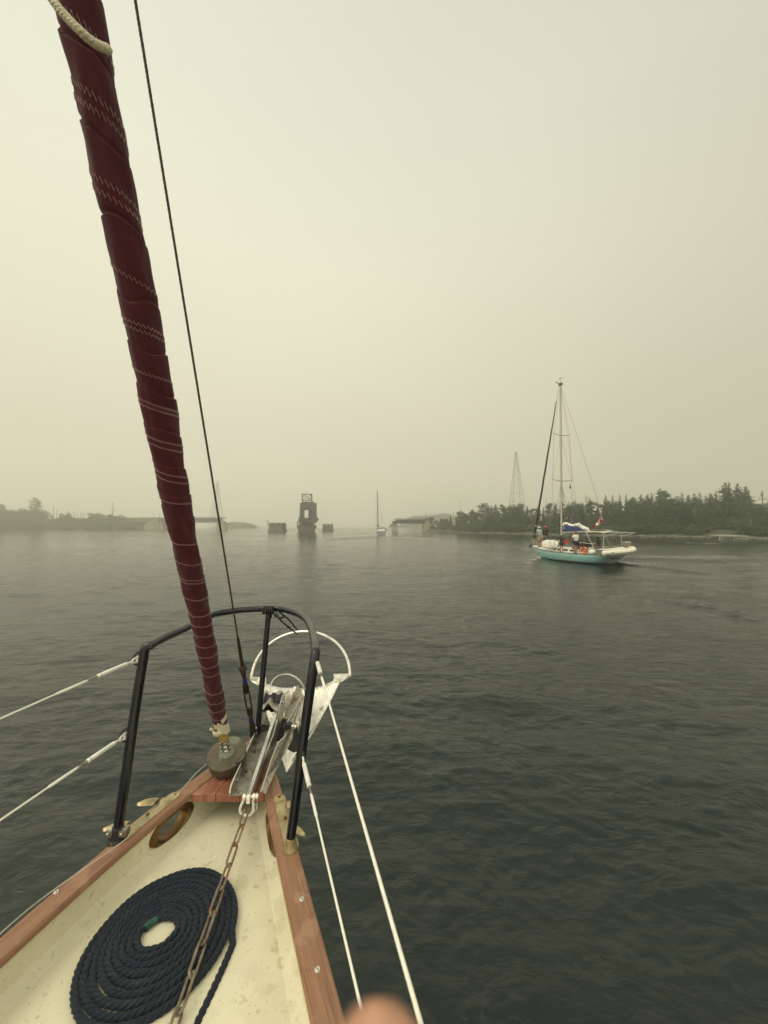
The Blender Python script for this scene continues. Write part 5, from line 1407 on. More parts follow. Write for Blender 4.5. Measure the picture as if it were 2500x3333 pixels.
def YW(p): return YR + Rz @ V(p)           # yacht frame -> world (x to starboard, y forward)
def YI(px, py, zl):                        # pixel + height -> yacht frame
    return Rz.inverted() @ (PZ(px, py, zl)-YR)
def on_y(px, py, y_or, side=0):            # point on the fore-and-aft plane x = side seen at px, py
    d = Rz.inverted() @ ray(px, py); o = Rz.inverted() @ (V((0, 0, CZ))-YR); t = (side-o.x)/d.x; return o+d*t
yacht = thing('sailing_yacht', 'pale teal sailing yacht with blue sail cover and people on deck passing on the right', 'sailboat', (0, 0, 0))
def yb(b, name, m, parent=None, **k): return b.build(name, m, parent or yacht, off=(0, 0, 0), **k)
def hb(y): return interp(y, [0, .8, 1.8, 3.2, 4.6, 6, 7.2, 8.2, 8.9, 9.27], [.98, 1.22, 1.42, 1.56, 1.58, 1.42, 1.08, .68, .32, .015])
def shr(y): return .755+.0045*(y-3.2)**2*(1.25 if y > 3.2 else .55)+(.02*(y-6)**1.6 if y > 6 else 0)
def hull_rows(sgn, lo, hi, n=9):
    rows = []
    for i in range(41):
        y = LOA*i/40; row = []
        B = hb(y); zs = shr(y)
        keel = interp(y, [0, .6, 1.6, 3, 6, 7.6, 8.6, 9.27], [.12, -.12, -.38, -.55, -.55, -.42, -.1, .45])
        for j in range(n+1):
            f = lerp(lo, hi, j/n); z = zs+(keel-zs)*f
            w = B*(1-f**3.0)**.62 if f < 1 else 0
            rake = (y/LOA)**7*.95*f
            row.append(V((sgn*w, y-rake+(.42*f*(1-y/1.2) if y < 1.2 else 0), z)))
        rows.append(row)
    return rows
b = MB()
for s in (-1, 1): b.grid(hull_rows(s, 0, 1, 14))
yb(b, 'hull', teal)
b = MB()
for s in (-1, 1):
    rows = []
    for r in hull_rows(s, 0, 1, 60):
        q = [p for p in r if -.12 <= p.z <= .13][:8]
        if len(q) >= 3: rows.append([q[0]+V((s*.008, 0, 0)), q[len(q)//2]+V((s*.008, 0, 0)), q[-1]+V((s*.008, 0, 0))])
    b.grid(rows)
yb(b, 'boot_top', boot)
b = MB(); top = hull_rows(1, 0, 1, 14)[0]; q = [p for p in top]+[V((-p.x, p.y, p.z)) for p in top[::-1]]
b.prism(q, V((0, -.012, 0))); tr = yb(b, 'transom', gel_g, smooth=False)
b = MB()
b.tube(smooth_path([V((-.46+.92*k/16, -.03+(.755-.50-.02*math.sin(k*2.3))*.62, .50+(.085 if k % 2 else -.06)*(.5+.5*abs(math.sin(k*1.3))))) for k in range(17)], 3), .014, 5)
yb(b, 'lettering', blk, tr)
b = MB()                                   # cove stripe
for s in (-1, 1):
    R_ = hull_rows(s, .12, .12, 1); b.tube([r[0]+V((s*.004, 0, 0)) for r in R_[:39]], .012, 5)
yb(b, 'cove_stripe', whs)
b = MB(); rows = []
for i in range(41):
    y = LOA*i/40; B = hb(y); z = shr(y)+.01; rows.append([V((B*u, y, z+.05*(1-u*u))) for u in (-1, -.7, -.3, 0, .3, .7, 1)])
b.grid(rows); yb(b, 'deck', gel)
for s in (-1, 1):
    b = MB(); b.tube([V((s*hb(LOA*i/40), LOA*i/40, shr(LOA*i/40)+.03)) for i in range(41)], .028, 6); yb(b, 'toe_rail', teakt)
# cabin trunk and cockpit
def trunk(y0, y1, w0, w1, h0, h1):
    b = MB(); rows = []
    for (y, w, h) in ((y0, w0, 0), (y0+.02, w0, h0), (lerp(y0, y1, .5), (w0+w1)/2, (h0+h1)/2), (y1-.25, w1, h1), (y1, w1*.8, 0)):
        z = shr(y); rows.append([V((-w, y, z)), V((-w*.94, y, z+h*.85)), V((-w*.7, y, z+h)), V((0, y, z+h*1.1)), V((w*.7, y, z+h)), V((w*.94, y, z+h*.85)), V((w, y, z))])
    b.grid(rows); return b
tk = yb(trunk(2.7, 6.9, .92, .6, .42, .3), 'cabin', gel, sharp=25)
for s in (-1, 1):
    for (y0, y1) in ((3.1, 3.7), (3.95, 4.5), (4.8, 5.2), (5.5, 5.8)):
        b = MB(); ym = (y0+y1)/2; w = interp(ym, [2.7, 6.9], [.92, .6])*.985
        b.box((s*(w+.005), ym, shr(ym)+.2), (.03, y1-y0, .15), Matrix.Rotation(-s*.08, 3, 'Y')); yb(b, 'window', smoke_glass, tk, smooth=False)
b = MB(); b.box((0, 5.9, shr(5.9)+.36), (.5, .5, .06)); yb(b, 'hatch', smoke_glass, tk, smooth=False)
b = MB()
for s in (-1, 1): b.box((s*.78, 1.6, .96), (.16, 2.2, .34))
b.box((0, .5, .93), (1.6, .2, .3)); b.box((0, 2.68, 1.05), (1.7, .1, .45)); yb(b, 'cockpit_coaming', gel, smooth=False)
b = MB(); b.box((0, 1.2, 1.0), (.25, .2, .5)); b.lathe([(.30, -.012), (.31, 0), (.30, .012)], (0, 1.32, 1.28), (0, 1, .15), n=24, capped=False); b.tube([(-.3, 1.32, 1.28), (.3, 1.32, 1.28)], .01, 5); b.tube([(0, 1.3, .98), (0, 1.34, 1.58)], .01, 5); yb(b, 'steering_wheel', alu)
# spray hood and side canvas
b = MB(); rows = []
for i in range(9):
    y = 2.55+1.0*i/8; h = .62*math.sin(math.pi*(.5+.5*i/8))**.6 if i < 8 else .02; rows.append([V((.88*math.cos(a), y, 1.15+h*math.sin(a))) for a in np.linspace(0, math.pi, 13)])
b.grid(rows); yb(b, 'spray_hood', blk)
b = MB(); rows = []
for i in range(9):
    u = i/8; c = on_y(lerp(1886, 1922, u), lerp(1762, 1774, u), 0, -.55); rows.append([c+V((0, 0, .1)), c+V((-.2, 0, .05)), c+V((-.32, 0, -.18)), c+V((-.2, 0, -.33))])
b.grid(rows); o = yb(b, 'side_canvas', blk); m_ = o.modifiers.new('t', 'SOLIDIFY'); m_.thickness = .02
# mast, boom, rigging
M0 = V((0, 5.44, shr(5.44)+.2)); MT = on_y(1820.5, 1251, 0, 0)
mh = (YI(0, 0, 1) if False else MT).z
MT = V((0, 5.30, mh))
b = MB(); b.tube([M0, M0.lerp(MT, .7), MT], [.095, .09, .07], 10); ms = yb(b, 'mast', alu)
b = MB(); b.tube([M0+V((0, -.10, 1.2)), MT+V((0, -.075, -.1))], .028, 5); yb(b, 'luff_track', alu_d, ms)
b = MB()
b.tube([MT+V((-.35, .05, .06)), MT+V((.15, 0, .04))], .02, 5); b.tube([MT, MT+V((0, 0, .75))], .014, 5); b.tube([MT+V((0, 0, .3)), MT+V((.0, .0, .48)), MT+V((-.1, .1, .5)), MT+V((.28, -.25, .56))], .014, 5)
b.box(MT+V((0, -.02, -.05)), (.2, .34, .22)); b.ell(MT+V((-.36, .05, .1)), (.09, .09, .07), 7); yb(b, 'masthead_gear', alu_d, ms)
def yline(b, p, q, r=.011, sag=0): b.tube([V(p).lerp(V(q), k/8)+V((0, 0, -sag*4*(k/8)*(1-k/8))) for k in range(9)], r, 5, caps=False)
def mastz(z): return M0.lerp(MT, (z-M0.z)/(MT.z-M0.z))
z1 = on_y(1826, 1567, 0, 0).z; z2 = on_y(1823, 1419, 0, 0).z
for z, hw in ((z1, 1.12), (z2, .92)):
    for s in (-1, 1):
        b = MB(); b.tube([mastz(z), mastz(z)+V((s*hw, -.12, .12))], [.034, .022], 6); b.ell(mastz(z)+V((s*hw, -.12, .12)), (.035, .035, .06), 6); yb(b, 'spreader', alu_d)
b = MB()
for s in (-1, 1):
    cp = V((s*1.42, 5.3, shr(5.3))); s1_ = mastz(z1)+V((s*1.12, -.12, .12)); s2_ = mastz(z2)+V((s*.92, -.12, .12))
    yline(b, cp, s1_); yline(b, s1_, s2_); yline(b, s2_, MT+V((0, 0, -.15)), .009); yline(b, cp+V((0, -.3, 0)), mastz(z1)+V((0, 0, -.15))); yline(b, cp+V((0, .35, 0)), mastz(z1)+V((0, 0, -.2))); yline(b, s1_, mastz(z2), .008)
yb(b, 'shrouds', rig)
BS = V((0, .05, shr(0)+.05)); b = MB(); yline(b, MT, BS, .010); yline(b, MT+V((0, -.1, -.4)), V((-.55, 2.9, 3.0)), .008, .0); yb(b, 'backstay', rig)
ST = V((0, 9.12, shr(9.1)+.28)); TP_ = MT+V((0, .2, -.25)); b = MB(); yline(b, ST, TP_, .012)
b.tube([ST.lerp(TP_, k/24)+V((.012*math.sin(k*1.7), 0, 0)) for k in range(1, 23)], [interp(k, [1, 4, 14, 22], [.075, .095, .075, .038]) for k in range(1, 23)], 8)
b.build('furled_genoa', blk, yacht, off=(0, 0, 0)); b = MB(); b.lathe([(.03, -.05), (.11, -.03), (.05, 0), (.11, .04), (.03, .06)], ST+V((0, 0, .1)), n=12); b.tube([ST.lerp(TP_, .115), ST.lerp(TP_, .122)], .12, 8); yb(b, 'furler_drum', alu)
bm0 = V((0, 5.2, on_y(1835, 1733, 0, 0).z)); bm1 = on_y(1917, 1729, 0, 0); bm1 = V((0, bm1.y, bm1.z))
b = MB(); b.tube([bm0, bm1], .085, 8); yb(b, 'boom', alu)
b = MB(); rows = []
N = 16
for i in range(N+1):                       # blue stack-pack cover, deep at the mast
    u = i/N; c = bm0.lerp(bm1, u*1.0); hgt = interp(u, [0, .08, .3, .6, .85, 1], [.72, .78, .64, .42, .26, .10]); wd = interp(u, [0, .1, .5, 1], [.10, .21, .19, .06])
    rows.append([c+V((x*wd, 0, .02+hgt*z)) for x, z in ((.0, 0), (-.7, .12), (-1, .5), (-.8, 1), (.8, 1), (1, .5), (.7, .12), (0, 0))])
b.grid(rows); o = yb(b, 'sail_cover', canvas_b)
b = MB(); p = bm0.lerp(bm1, .1)+V((-.215, 0, .42)); b.prism([p+V((0, -.04, -.1)), p+V((0, .05, -.1)), p+V((0, 0, .12))], V((-.006, 0, 0))); yb(b, 'sailmaker_mark', whs, o)
b = MB(); rg = random.Random(4)
for i in range(34):
    u = .02+.95*i/33; c = bm0.lerp(bm1, u); top_ = interp(u, [0, .1, .25, .45, .62, .78, .9, 1], [.86, .98, .78, .70, .80, .48, .42, .24]); wd = interp(u, [0, .5, 1], [.17, .17, .08])
    for k in range(3): b.ell(c+V((rg.uniform(-.06, .06), rg.uniform(-.04, .04), top_-.14-.05*k+rg.uniform(-.03, .03))), (wd*rg.uniform(.7, 1), .15, .11), 7, jit=.12, rg=rg)
yb(b, 'flaked_mainsail', sailw)
b = MB()
for u in (.12, .45, .8): yline(b, bm0.lerp(bm1, u)+V((-.15, 0, .4)), mastz(z1-.5 if u > .2 else z1-3)+V((-.03, 0, 0)), .009)
yb(b, 'lazy_jacks', rig)
b = MB(); yline(b, bm0.lerp(bm1, .35), V((0, 5.25, shr(5.2)+.5)), .03); yline(b, bm0.lerp(bm1, .7), V((0, 2.9, 1.3)), .012); yb(b, 'boom_vang', alu_d)
# rails
for s in (-1, 1):
    b = MB(); tops = []
    for y in (1.0, 2.4, 3.8, 5.2, 6.6, 7.9):
        p = V((s*(hb(y)-.05), y, shr(y))); b.tube([p, p+V((0, 0, .6))], .013, 5); tops.append(p+V((0, 0, .58)))
    for k in range(len(tops)-1): yline(b, tops[k], tops[k+1], .007); yline(b, tops[k]-V((0, 0, .28)), tops[k+1]-V((0, 0, .28)), .007)
    yb(b, 'guard_rail', alu)
b = MB(); pts = [V((-.6, 8.0, shr(8)+.6)), V((-.42, 8.6, shr(8.6)+.62)), V((-.2, 9.2, shr(9.2)+.62)), V((.2, 9.2, shr(9.2)+.62)), V((.42, 8.6, shr(8.6)+.62)), V((.6, 8.0, shr(8)+.6))]
b.tube(smooth_path(pts, 4), .016, 6)
for p in (pts[0], pts[1], pts[4], pts[5]): b.tube([p, V((p.x*.95, p.y, shr(p.y)))], .014, 5)
yb(b, 'bow_pulpit', alu)
b = MB(); p = V((0, 9.3, shr(9.27)+.06)); b.box(p, (.18, .5, .06)); b.tube([p+V((0, -.2, .08)), p+V((0, .3, .02)), p+V((0, .34, -.2))], .03, 6); b.prism([p+V((-.14, .22, -.05)), p+V((.14, .22, -.05)), p+V((0, .36, -.34))], V((0, .03, 0))); yb(b, 'bow_anchor', alu_d)
b = MB(); pts = [V((-.9, 1.3, shr(1)+.62)), V((-.88, .1, shr(0)+.64)), V((.88, .1, shr(0)+.64)), V((.9, 1.3, shr(1)+.62))]; b.tube(pts, .015, 6); b.tube([q-V((0, 0, .3)) for q in pts], .012, 6)
for p in pts: b.tube([p, p-V((0, 0, .6))], .014, 5)
yb(b, 'stern_rail', alu)
# bimini with solar panels, davit arch
zb = 2.58
bi = MB(); rows = []
for i in range(7):
    u = i/6; y = 2.1-1.95*u; rows.append([V((x*.92, y, zb+.10-.14*x*x+.06*math.sin(math.pi*u))) for x in (-1, -.6, 0, .6, 1)])
bi.grid(rows); o = yb(bi, 'bimini', mat('dull_canvas', (.5, .48, .41), .85, bump=0)); m_ = o.modifiers.new('t', 'SOLIDIFY'); m_.thickness = .04
b = MB(); b.box((-.05, 1.15, zb+.17), (1.3, 1.1, .03)); yb(b, 'solar_panel', mat('brownish_panel', (.34, .30, .25), .4, bump=0), o, smooth=False)
b = MB()
for s in (-1, 1):
    for y in (1.9, .25): b.tube([V((s*.95, y, zb)), V((s*.98, y if y < 1 else .9, shr(0)+.05))], .022, 6)
    b.tube([V((s*.95, .25, zb-.35)), V((s*.9, -1.0, zb-.02))], .022, 6); b.tube([V((s*.95, .25, zb-.02)), V((s*.9, -1.0, zb-.02))], .018, 6)
b.tube([V((-.9, -1.0, zb-.02)), V((.9, -1.0, zb-.02))], .022, 6); b.tube([V((-.95, .25, zb-.02)), V((.95, .25, zb-.02))], .02, 6)
yb(b, 'davit_arch', alu)
b = MB(); b.tube([V((.3, .2, 1.0)), V((.3, .2, 2.2))], .018, 5); b.ell((.3, .2, 1.9), (.06, .06, .08), 8); b.box((-.3, .15, 1.45), (.14, .1, .18)); b.tube([V((.62, .1, 1.0)), V((.62, .1, 1.75))], .02, 5); yb(b, 'stern_gear', alu_d)
b = MB(); b.tube([V((-.85, 3.0, 1.72)), V((-.9, 1.2, 1.62))], .022, 6)
for y in (2.6, 1.4): b.tube([V((-.87, y, 1.68)), V((-.87, y-.1, 1.1))], .014, 5)
yb(b, 'grab_rail', gel)
yacht.location = YR; yacht.rotation_euler = (0, 0, YA)
# things carried by the yacht: built in its frame, placed in the world
def ything(name, label, cat, p, group=None):
    t = thing(name, label, cat, YW(p), group); t.rotation_euler = (0, 0, YA); t['_o'] = tuple(V(p)); return t
p = V((-1.35, 1.75, shr(1.7)+.30)); 
t = ything('lifebuoy', 'orange ring lifebuoy hung on the port stern rail of the teal yacht', 'lifebuoy', p)
b = MB(); b.tube([p+V((-.02, .255*math.cos(a), .285*math.sin(a))) for a in np.linspace(0, 2*math.pi, 33)[:-1]], .075, 10, closed=True); b.build('ring', orange, t)
b = MB()
for k in range(4):
    a = math.pi/4+k*math.pi/2; b.tube([p+V((-.02, .255*math.cos(a+q), .285*math.sin(a+q))) for q in (-.09, .09)], .081, 10)
b.build('band', whs, t)
b = MB(); b.tube([p+V((.0, 0, -.28)), p+V((.0, .03, .26))], .03, 6); b.build('line', mat('yellow_line', (.45, .38, .12), .8, bump=0), t)
p = on_y(1842, 1763, 0, -.9); t = ything('fuel_can', 'red plastic fuel can strapped by the cabin side of the teal yacht', 'fuel can', p)
b = MB(); b.box(p, (.2, .42, .32), taper=.9); b.build('body', redp, t, smooth=False); b = MB(); b.tube([p+V((0, -.1, .16)), p+V((0, -.08, .22)), p+V((0, .08, .22)), p+V((0, .1, .16))], .018, 6); b.build('handle', redp, t)
b = MB(); b.lathe([(.04, 0), (.04, .06)], p+V((0, .16, .14)), n=10); b.build('cap', blk, t)
# white oval board standing against the port rail near the bow
p = on_y(1789, 1771, 0, -1.08); t = ything('board', 'big white oval board standing on edge against the port rail forward', 'paddleboard', p)
rows = []; b = MB()
tilt = Matrix.Rotation(.28, 3, 'Y')
for (f, d) in ((0, .10), (.5, .10), (.8, .085), (.95, .05), (1.0, 0), (.97, -.04), (.6, -.06), (0, -.06)):
    rows.append([p+tilt @ V((-d, 1.02*f*math.copysign(abs(math.cos(a))**.8, math.cos(a)), .40*f*math.copysign(abs(math.sin(a))**.85, math.sin(a)))) for a in np.linspace(0, 2*math.pi, 37)])
b.grid(rows); b.build('hull', gel, t)
b = MB(); b.tube([p+tilt @ V((.03, 1.0*math.copysign(abs(math.cos(a))**.8, math.cos(a)), .40*math.copysign(abs(math.sin(a))**.85, math.sin(a)))) for a in np.linspace(0, 2*math.pi, 37)[:-1]], .035, 6, closed=True); b.build('bumper', hyp_g, t)
for (y, z) in ((-.62, .2), (-.76, -.02), (-.55, -.24)):
    b = MB(); b.ell(p+tilt @ V((-.10, y, z)), (.02, .05, .045), 8); b.build('plug', blk, t)
# heaped fenders and lines on deck
rg = random.Random(9)
p0 = on_y(1820, 1758, 0, -.5)
t = ything('fender_heap', 'pale rolled fenders and covers heaped beside the mast foot', 'fenders', p0)
for k in range(4):
    b = MB(); q = p0+V((rg.uniform(-.3, .3), .5-.35*k, -.1+rg.uniform(-.05, .08))); b.ell(q, (.14, .3, .12), 9, Matrix.Rotation(rg.uniform(-.6, .6), 3, 'Z')); b.build('fender', sailw if k % 2 else hyp, t)
# flag
F0 = YI(0, 0, 1)
hp = BS.lerp(MT, .115); dY = (YR+Rz @ hp).y
t = thing('flag', 'red and white maple leaf flag streaming above the stern of the teal yacht', 'flag', PY(1957, 1682, dY))
cols = [reds, whs, reds]; hA = PY(1956.5, 1682, dY); hB = PY(1963, 1698.5, dY)
mid1 = (PY(1950, 1690, dY), PY(1954, 1702, dY)); mid2 = (PY(1944, 1698, dY), PY(1948, 1705, dY)); m3 = (PY(1939.5, 1708, dY), PY(1943, 1712, dY)); end = (PY(1932, 1714.5, dY), PY(1938.5, 1720, dY))
segs = [((hA, hB), (PY(1951.5, 1688, dY), PY(1954.5, 1701, dY))), ((PY(1951.5, 1688, dY), PY(1954.5, 1701, dY)), m3), (m3, end)]
for k, ((a0_, b0_), (a1_, b1_)) in enumerate(segs):
    b = MB(); rows = []
    for i in range(9):
        u = i/8; a_ = a0_.lerp(a1_, u); c_ = b0_.lerp(b1_, u)
        rows.append([a_.lerp(c_, v/6)+V((0, .07*math.sin((k+u)*4+v*.9), .01*math.sin(v))) for v in range(7)])
    b.grid(rows); fo = b.build('stripe', cols[k], t); m_ = fo.modifiers.new('t', 'SOLIDIFY'); m_.thickness = .006
c_ = (segs[1][0][0]+segs[1][0][1]+segs[1][1][0]+segs[1][1][1])/4
leaf = [(0, .16), (.03, .09), (.08, .12), (.065, .03), (.14, .06), (.12, 0), (.15, -.03), (.04, -.09), (.012, -.085), (.01, -.15), (-.01, -.15), (-.012, -.085), (-.04, -.09), (-.15, -.03), (-.12, 0), (-.14, .06), (-.065, .03), (-.08, .12), (-.03, .09)]
b = MB(); ang = R(35); b.prism([c_+V(((x*math.cos(ang)-z*math.sin(ang))*.55, -.10, (x*math.sin(ang)+z*math.cos(ang))*.55)) for x, z in leaf], V((0, -.008, 0))); b.build('maple_leaf', reds, t, smooth=False)
b = MB(); b.tube([hA+V((.0, 0, .05)), hB+V((.02, 0, -.05))], .022, 6); b.build('hoist', whs, t)
b = MB(); b.tube([hB, YW(BS.lerp(MT, .02))], .006, 5); b.tube([hA, YW(BS.lerp(MT, .18))], .006, 5); b.build('halyard', rig, t)
p = mastz(z1)+V((.95, -.12, .0)); p2 = p+V((0, 0, -.55)); t = ything('courtesy_flag', 'tiny dark pennant hanging from the lower spreader', 'flag', p)
b = MB(); b.prism([p2+V((0, 0, .35)), p2+V((-.12, 0, .0)), p2+V((.02, 0, -.16)), p2+V((.10, 0, -.02))], V((0, .01, 0))); b.build('pennant', blk, t, smooth=False); b = MB(); b.tube([p, V((1.2, 5.0, 1.0))], .006, 4); b.build('halyard', rig, t)
# dinghy slung athwart the stern
t = ything('dinghy', 'pale inflatable dinghy slung across the stern of the teal yacht', 'dinghy', (-.6, -.65, 1.0))
zt0 = 1.06
def dpt(s, y, z): return V((-2.57+s, y, zt0+z+.115*(s/3.94)**2*1.6))
pts = [dpt(0, -1.0, 0), dpt(.25, -1.0, 0), dpt(1.2, -1.0, 0), dpt(2.4, -1.0, 0), dpt(3.1, -.93, .02), dpt(3.55, -.72, .05), dpt(3.70, -.42, .07), dpt(3.55, -.10, .05), dpt(3.1, .08, .02), dpt(2.4, .14, 0), dpt(1.2, .14, 0), dpt(.25, .14, 0), dpt(0, .14, 0)]
sp = smooth_path(pts, 5); n_ = len(sp); b = MB(); b.tube(sp, [.205*min(1, .35+.65*min(k, n_-1-k)/4) for k in range(n_)], 14); b.build('tube', hyp, t)
b = MB(); b.tube([p+V((-.0, -.19 if p.y < -.43 else .19, -.05)) if abs(p.x) < 9 and not (p.x > .9) else p+V(((.19 if p.x > .9 else 0), 0, -.05)) for p in sp[3:-3]], .03, 6); b.build('rubbing_strake', hyp_g, t)
b = MB(); b.prism([dpt(.35, -.9, -.12), dpt(.35, .04, -.12), dpt(3.2, .0, -.10), dpt(3.45, -.43, -.06), dpt(3.2, -.85, -.10)], V((0, 0, -.05))); b.build('floor', hyp_g, t, smooth=False)
b = MB(); b.box(dpt(.42, -.43, .02), (.06, 1.0, .42)); b.build('transom', hyp_g, t, smooth=False)
b = MB(); b.box(dpt(1.55, -.43, .13), (.24, 1.0, .03)); b.build('thwart', hyp_g, t, smooth=False)
for s_, y_ in ((.8, -1.21), (1.5, -1.0), (2.6, -1.0), (3.2, -.0)):
    b = MB(); b.ell(dpt(s_, y_, .14 if y_ > -1.2 else .05), (.1, .05, .03), 8); b.build('lifting_patch', hyp_g, t)
b = MB()
for s_ in (.5, 2.9): b.tube([dpt(s_, -.9, .15), V((-.9 if s_ < 1 else .9, -1.0, zb-.02)), dpt(s_, .05, .15)], .009, 5)
b.build('lifting_tackle', rig, t)
p = V((1.02, -.15, 1.62)); t = ything('outboard_motor', 'outboard motor under a tan cover clamped to the stern rail beside the dinghy', 'outboard motor', p)
b = MB(); b.box(p, (.62, .42, .36), taper=.88); o = b.build('cover', tan, t, smooth=False); m_ = o.modifiers.new('b', 'BEVEL'); m_.width = .05; m_.segments = 3
b = MB(); b.box(p+V((0, 0, .185)), (.5, .36, .04)); b.build('lid', gel, t, smooth=False)
b = MB(); b.tube([p+V((0, 0, -.15)), p+V((0, 0, -.75))], .06, 8); b.box(p+V((0, 0, -.3)), (.12, .3, .12)); b.build('shaft', alu_d, t)
# broken water at the bow and under the counter
foam_m = mat('white_foam', (.42, .43, .38), .9, var=.1, bump=0)
b = MB(); rg = random.Random(31)
for i in range(420):
    u = rg.random()**1.4; c = PZ(1757-48*u+rg.gauss(0, 4), 1812+20*u+rg.gauss(0, 3.2)+8*u*u, .12*(1-u)+.03); s = rg.uniform(.015, .05)*(1-.4*u); b.ell(c, (s*1.6, s, s*.4), 5, jit=.2, rg=rg)
for i in range(200):
    u = rg.random()**1.6; c = PZ(2010+170*u+rg.gauss(0, 3), 1833+4*u+rg.gauss(0, 2.0), .03); s = rg.uniform(.02, .05)*(1-.5*u); b.ell(c, (s*1.8, s, s*.35), 5, jit=.2, rg=rg)
o = b.build('foam', foam_m, None, off=(0, 0, 0)); tag(o, 'white broken water curling from the bow and counter of the teal yacht', 'foam', kind='stuff')
# ------------------------------------------------------------------ people
def skinned(name, J, E, rad, mat_, parent, root=0, sub=1):
    me = bpy.data.meshes.new(name); me.from_pydata([tuple(p) for p in J], E, []); me.materials.append(mat_)
    ob = bpy.data.objects.new(name, me); COL.objects.link(ob)
    md = ob.modifiers.new('Skin', 'SKIN'); md.use_smooth_shade = True
    if not me.skin_vertices:
        bm_ = __import__('bmesh').new(); bm_.from_mesh(me); bm_.verts.layers.skin.verify(); bm_.to_mesh(me); bm_.free()
    for i, v in enumerate(me.skin_vertices[0].data):
        v.radius = (rad[i][0], rad[i][1]) if isinstance(rad[i], tuple) else (rad[i], rad[i]); v.use_root = (i == root)
    s = ob.modifiers.new('Sub', 'SUBSURF'); s.levels = sub; s.render_levels = sub
    bpy.context.view_layer.update()
    ev = ob.evaluated_get(bpy.context.evaluated_depsgraph_get()); m2 = bpy.data.meshes.new_from_object(ev)
    m2.name = name; ob.modifiers.clear(); ob.data = m2; m2.polygons.foreach_set('use_smooth', [True]*len(m2.polygons))
    if not m2.materials: m2.materials.append(mat_)
    ob.parent = parent; return ob
skin_m = mat('tanned_skin', (.34, .17, .10), .6, var=.08, bump=0)
def person(label, foot, yaw, H, pose, shirt, pants, hair, hat=None, group=None, long_pants=False, sleeve=.55, sub=1):
    """foot in world space; pose gives joints as fractions of H in the body's frame (x right, y forward, z up)"""
    t = thing('person', label, 'person', foot, group); t.rotation_euler = (0, 0, yaw)
    P = {'pelvis': (0, 0, .52), 'waist': (0, 0, .60), 'chest': (0, .005, .73), 'neck': (0, .0, .835), 'head': (0, .012, .90), 'crown': (0, .008, .965),
         'shL': (-.115, 0, .805), 'shR': (.115, 0, .805), 'elL': (-.15, -.02, .63), 'elR': (.15, -.02, .63), 'haL': (-.155, .05, .49), 'haR': (.155, .05, .49),
         'hipL': (-.055, 0, .50), 'hipR': (.055, 0, .50), 'knL': (-.06, .015, .275), 'knR': (.06, .015, .275), 'anL': (-.065, -.01, .045), 'anR': (.065, -.01, .045), 'toL': (-.075, .085, .015), 'toR': (.075, .085, .015)}
    P.update(pose); G = {k: V(v)*H for k, v in P.items()}
    names = ['pelvis', 'waist', 'chest', 'neck', 'head', 'crown', 'shL', 'elL', 'haL', 'shR', 'elR', 'haR', 'hipL', 'knL', 'anL', 'toL', 'hipR', 'knR', 'anR', 'toR']
    rads = dict(pelvis=(.088, .065), waist=(.078, .056), chest=(.098, .062), neck=.034, head=(.050, .058), crown=(.036, .042), shL=.042, shR=.042, elL=.027, elR=.027, haL=.018, haR=.018, hipL=.055, hipR=.055, knL=.037, knR=.037, anL=.024, anR=.024, toL=.018, toR=.018)
    ix = {n: i for i, n in enumerate(names)}; J = [G[n] for n in names]; Rr = [tuple(q*H for q in rads[n]) if isinstance(rads[n], tuple) else rads[n]*H for n in names]
    E = [('pelvis', 'waist'), ('waist', 'chest'), ('chest', 'neck'), ('neck', 'head'), ('head', 'crown'), ('chest', 'shL'), ('shL', 'elL'), ('elL', 'haL'), ('chest', 'shR'), ('shR', 'elR'), ('elR', 'haR'), ('pelvis', 'hipL'), ('hipL', 'knL'), ('knL', 'anL'), ('anL', 'toL'), ('pelvis', 'hipR'), ('hipR', 'knR'), ('knR', 'anR'), ('anR', 'toR')]
    E = [(ix[a], ix[b]) for a, b in E]
    for s, e_, h_ in ((-1, 'elL', 'haL'), (1, 'elR', 'haR')):      # palm and five fingers
        d = (G[h_]-G[e_]).normalized(); sd_ = d.cross(V((0, 0, 1)));
        sd_ = sd_.normalized() if sd_.length > .1 else V((1, 0, 0)); i0_ = len(J); J.append(G[h_]+d*.045*H); Rr.append((.021*H, .010*H)); E.append((ix[h_], i0_))
        for f in range(4):
            k1 = len(J); J.append(G[h_]+d*(.062+.004*(f in (1, 2)))*H+sd_*(f-1.5)*.013*H); Rr.append(.0062*H); E.append((i0_, k1))
            k2 = len(J); J.append(J[k1]+d*(.026+.006*(f in (1, 2)))*H+V((0, 0, -.008*H))); Rr.append(.0052*H); E.append((k1, k2))
        k1 = len(J); J.append(G[h_]+d*.02*H-sd_*.026*H*s); Rr.append(.0075*H); E.append((ix[h_], k1)); k2 = len(J); J.append(J[k1]+d*.026*H-sd_*.008*H*s); Rr.append(.006*H); E.append((k1, k2))
    skinned('body', J, E, Rr, skin_m, t, 0, sub)
    hd = G['head']; up = (G['crown']-G['neck']).normalized(); fw = V(pose.get('face', (0, 1, 0))); fw = (fw-up*fw.dot(up)).normalized(); rt = fw.cross(up)
    rot = Matrix((rt, fw, up)).transposed()
    b = MB(); b.ell(hd+fw*.060*H-up*.012*H, (.008*H, .012*H, .016*H), 6, rot); b.build('nose', skin_m, t, off=(0, 0, 0))
    for s in (-1, 1):
        b = MB(); b.ell(hd+fw*.052*H+rt*s*.020*H+up*.006*H, (.006*H, .004*H, .004*H), 6, rot); b.build('eye', blk, t, off=(0, 0, 0))
        b = MB(); b.ell(hd+rt*s*.053*H, (.006*H, .012*H, .018*H), 6, rot); b.build('ear', skin_m, t, off=(0, 0, 0))
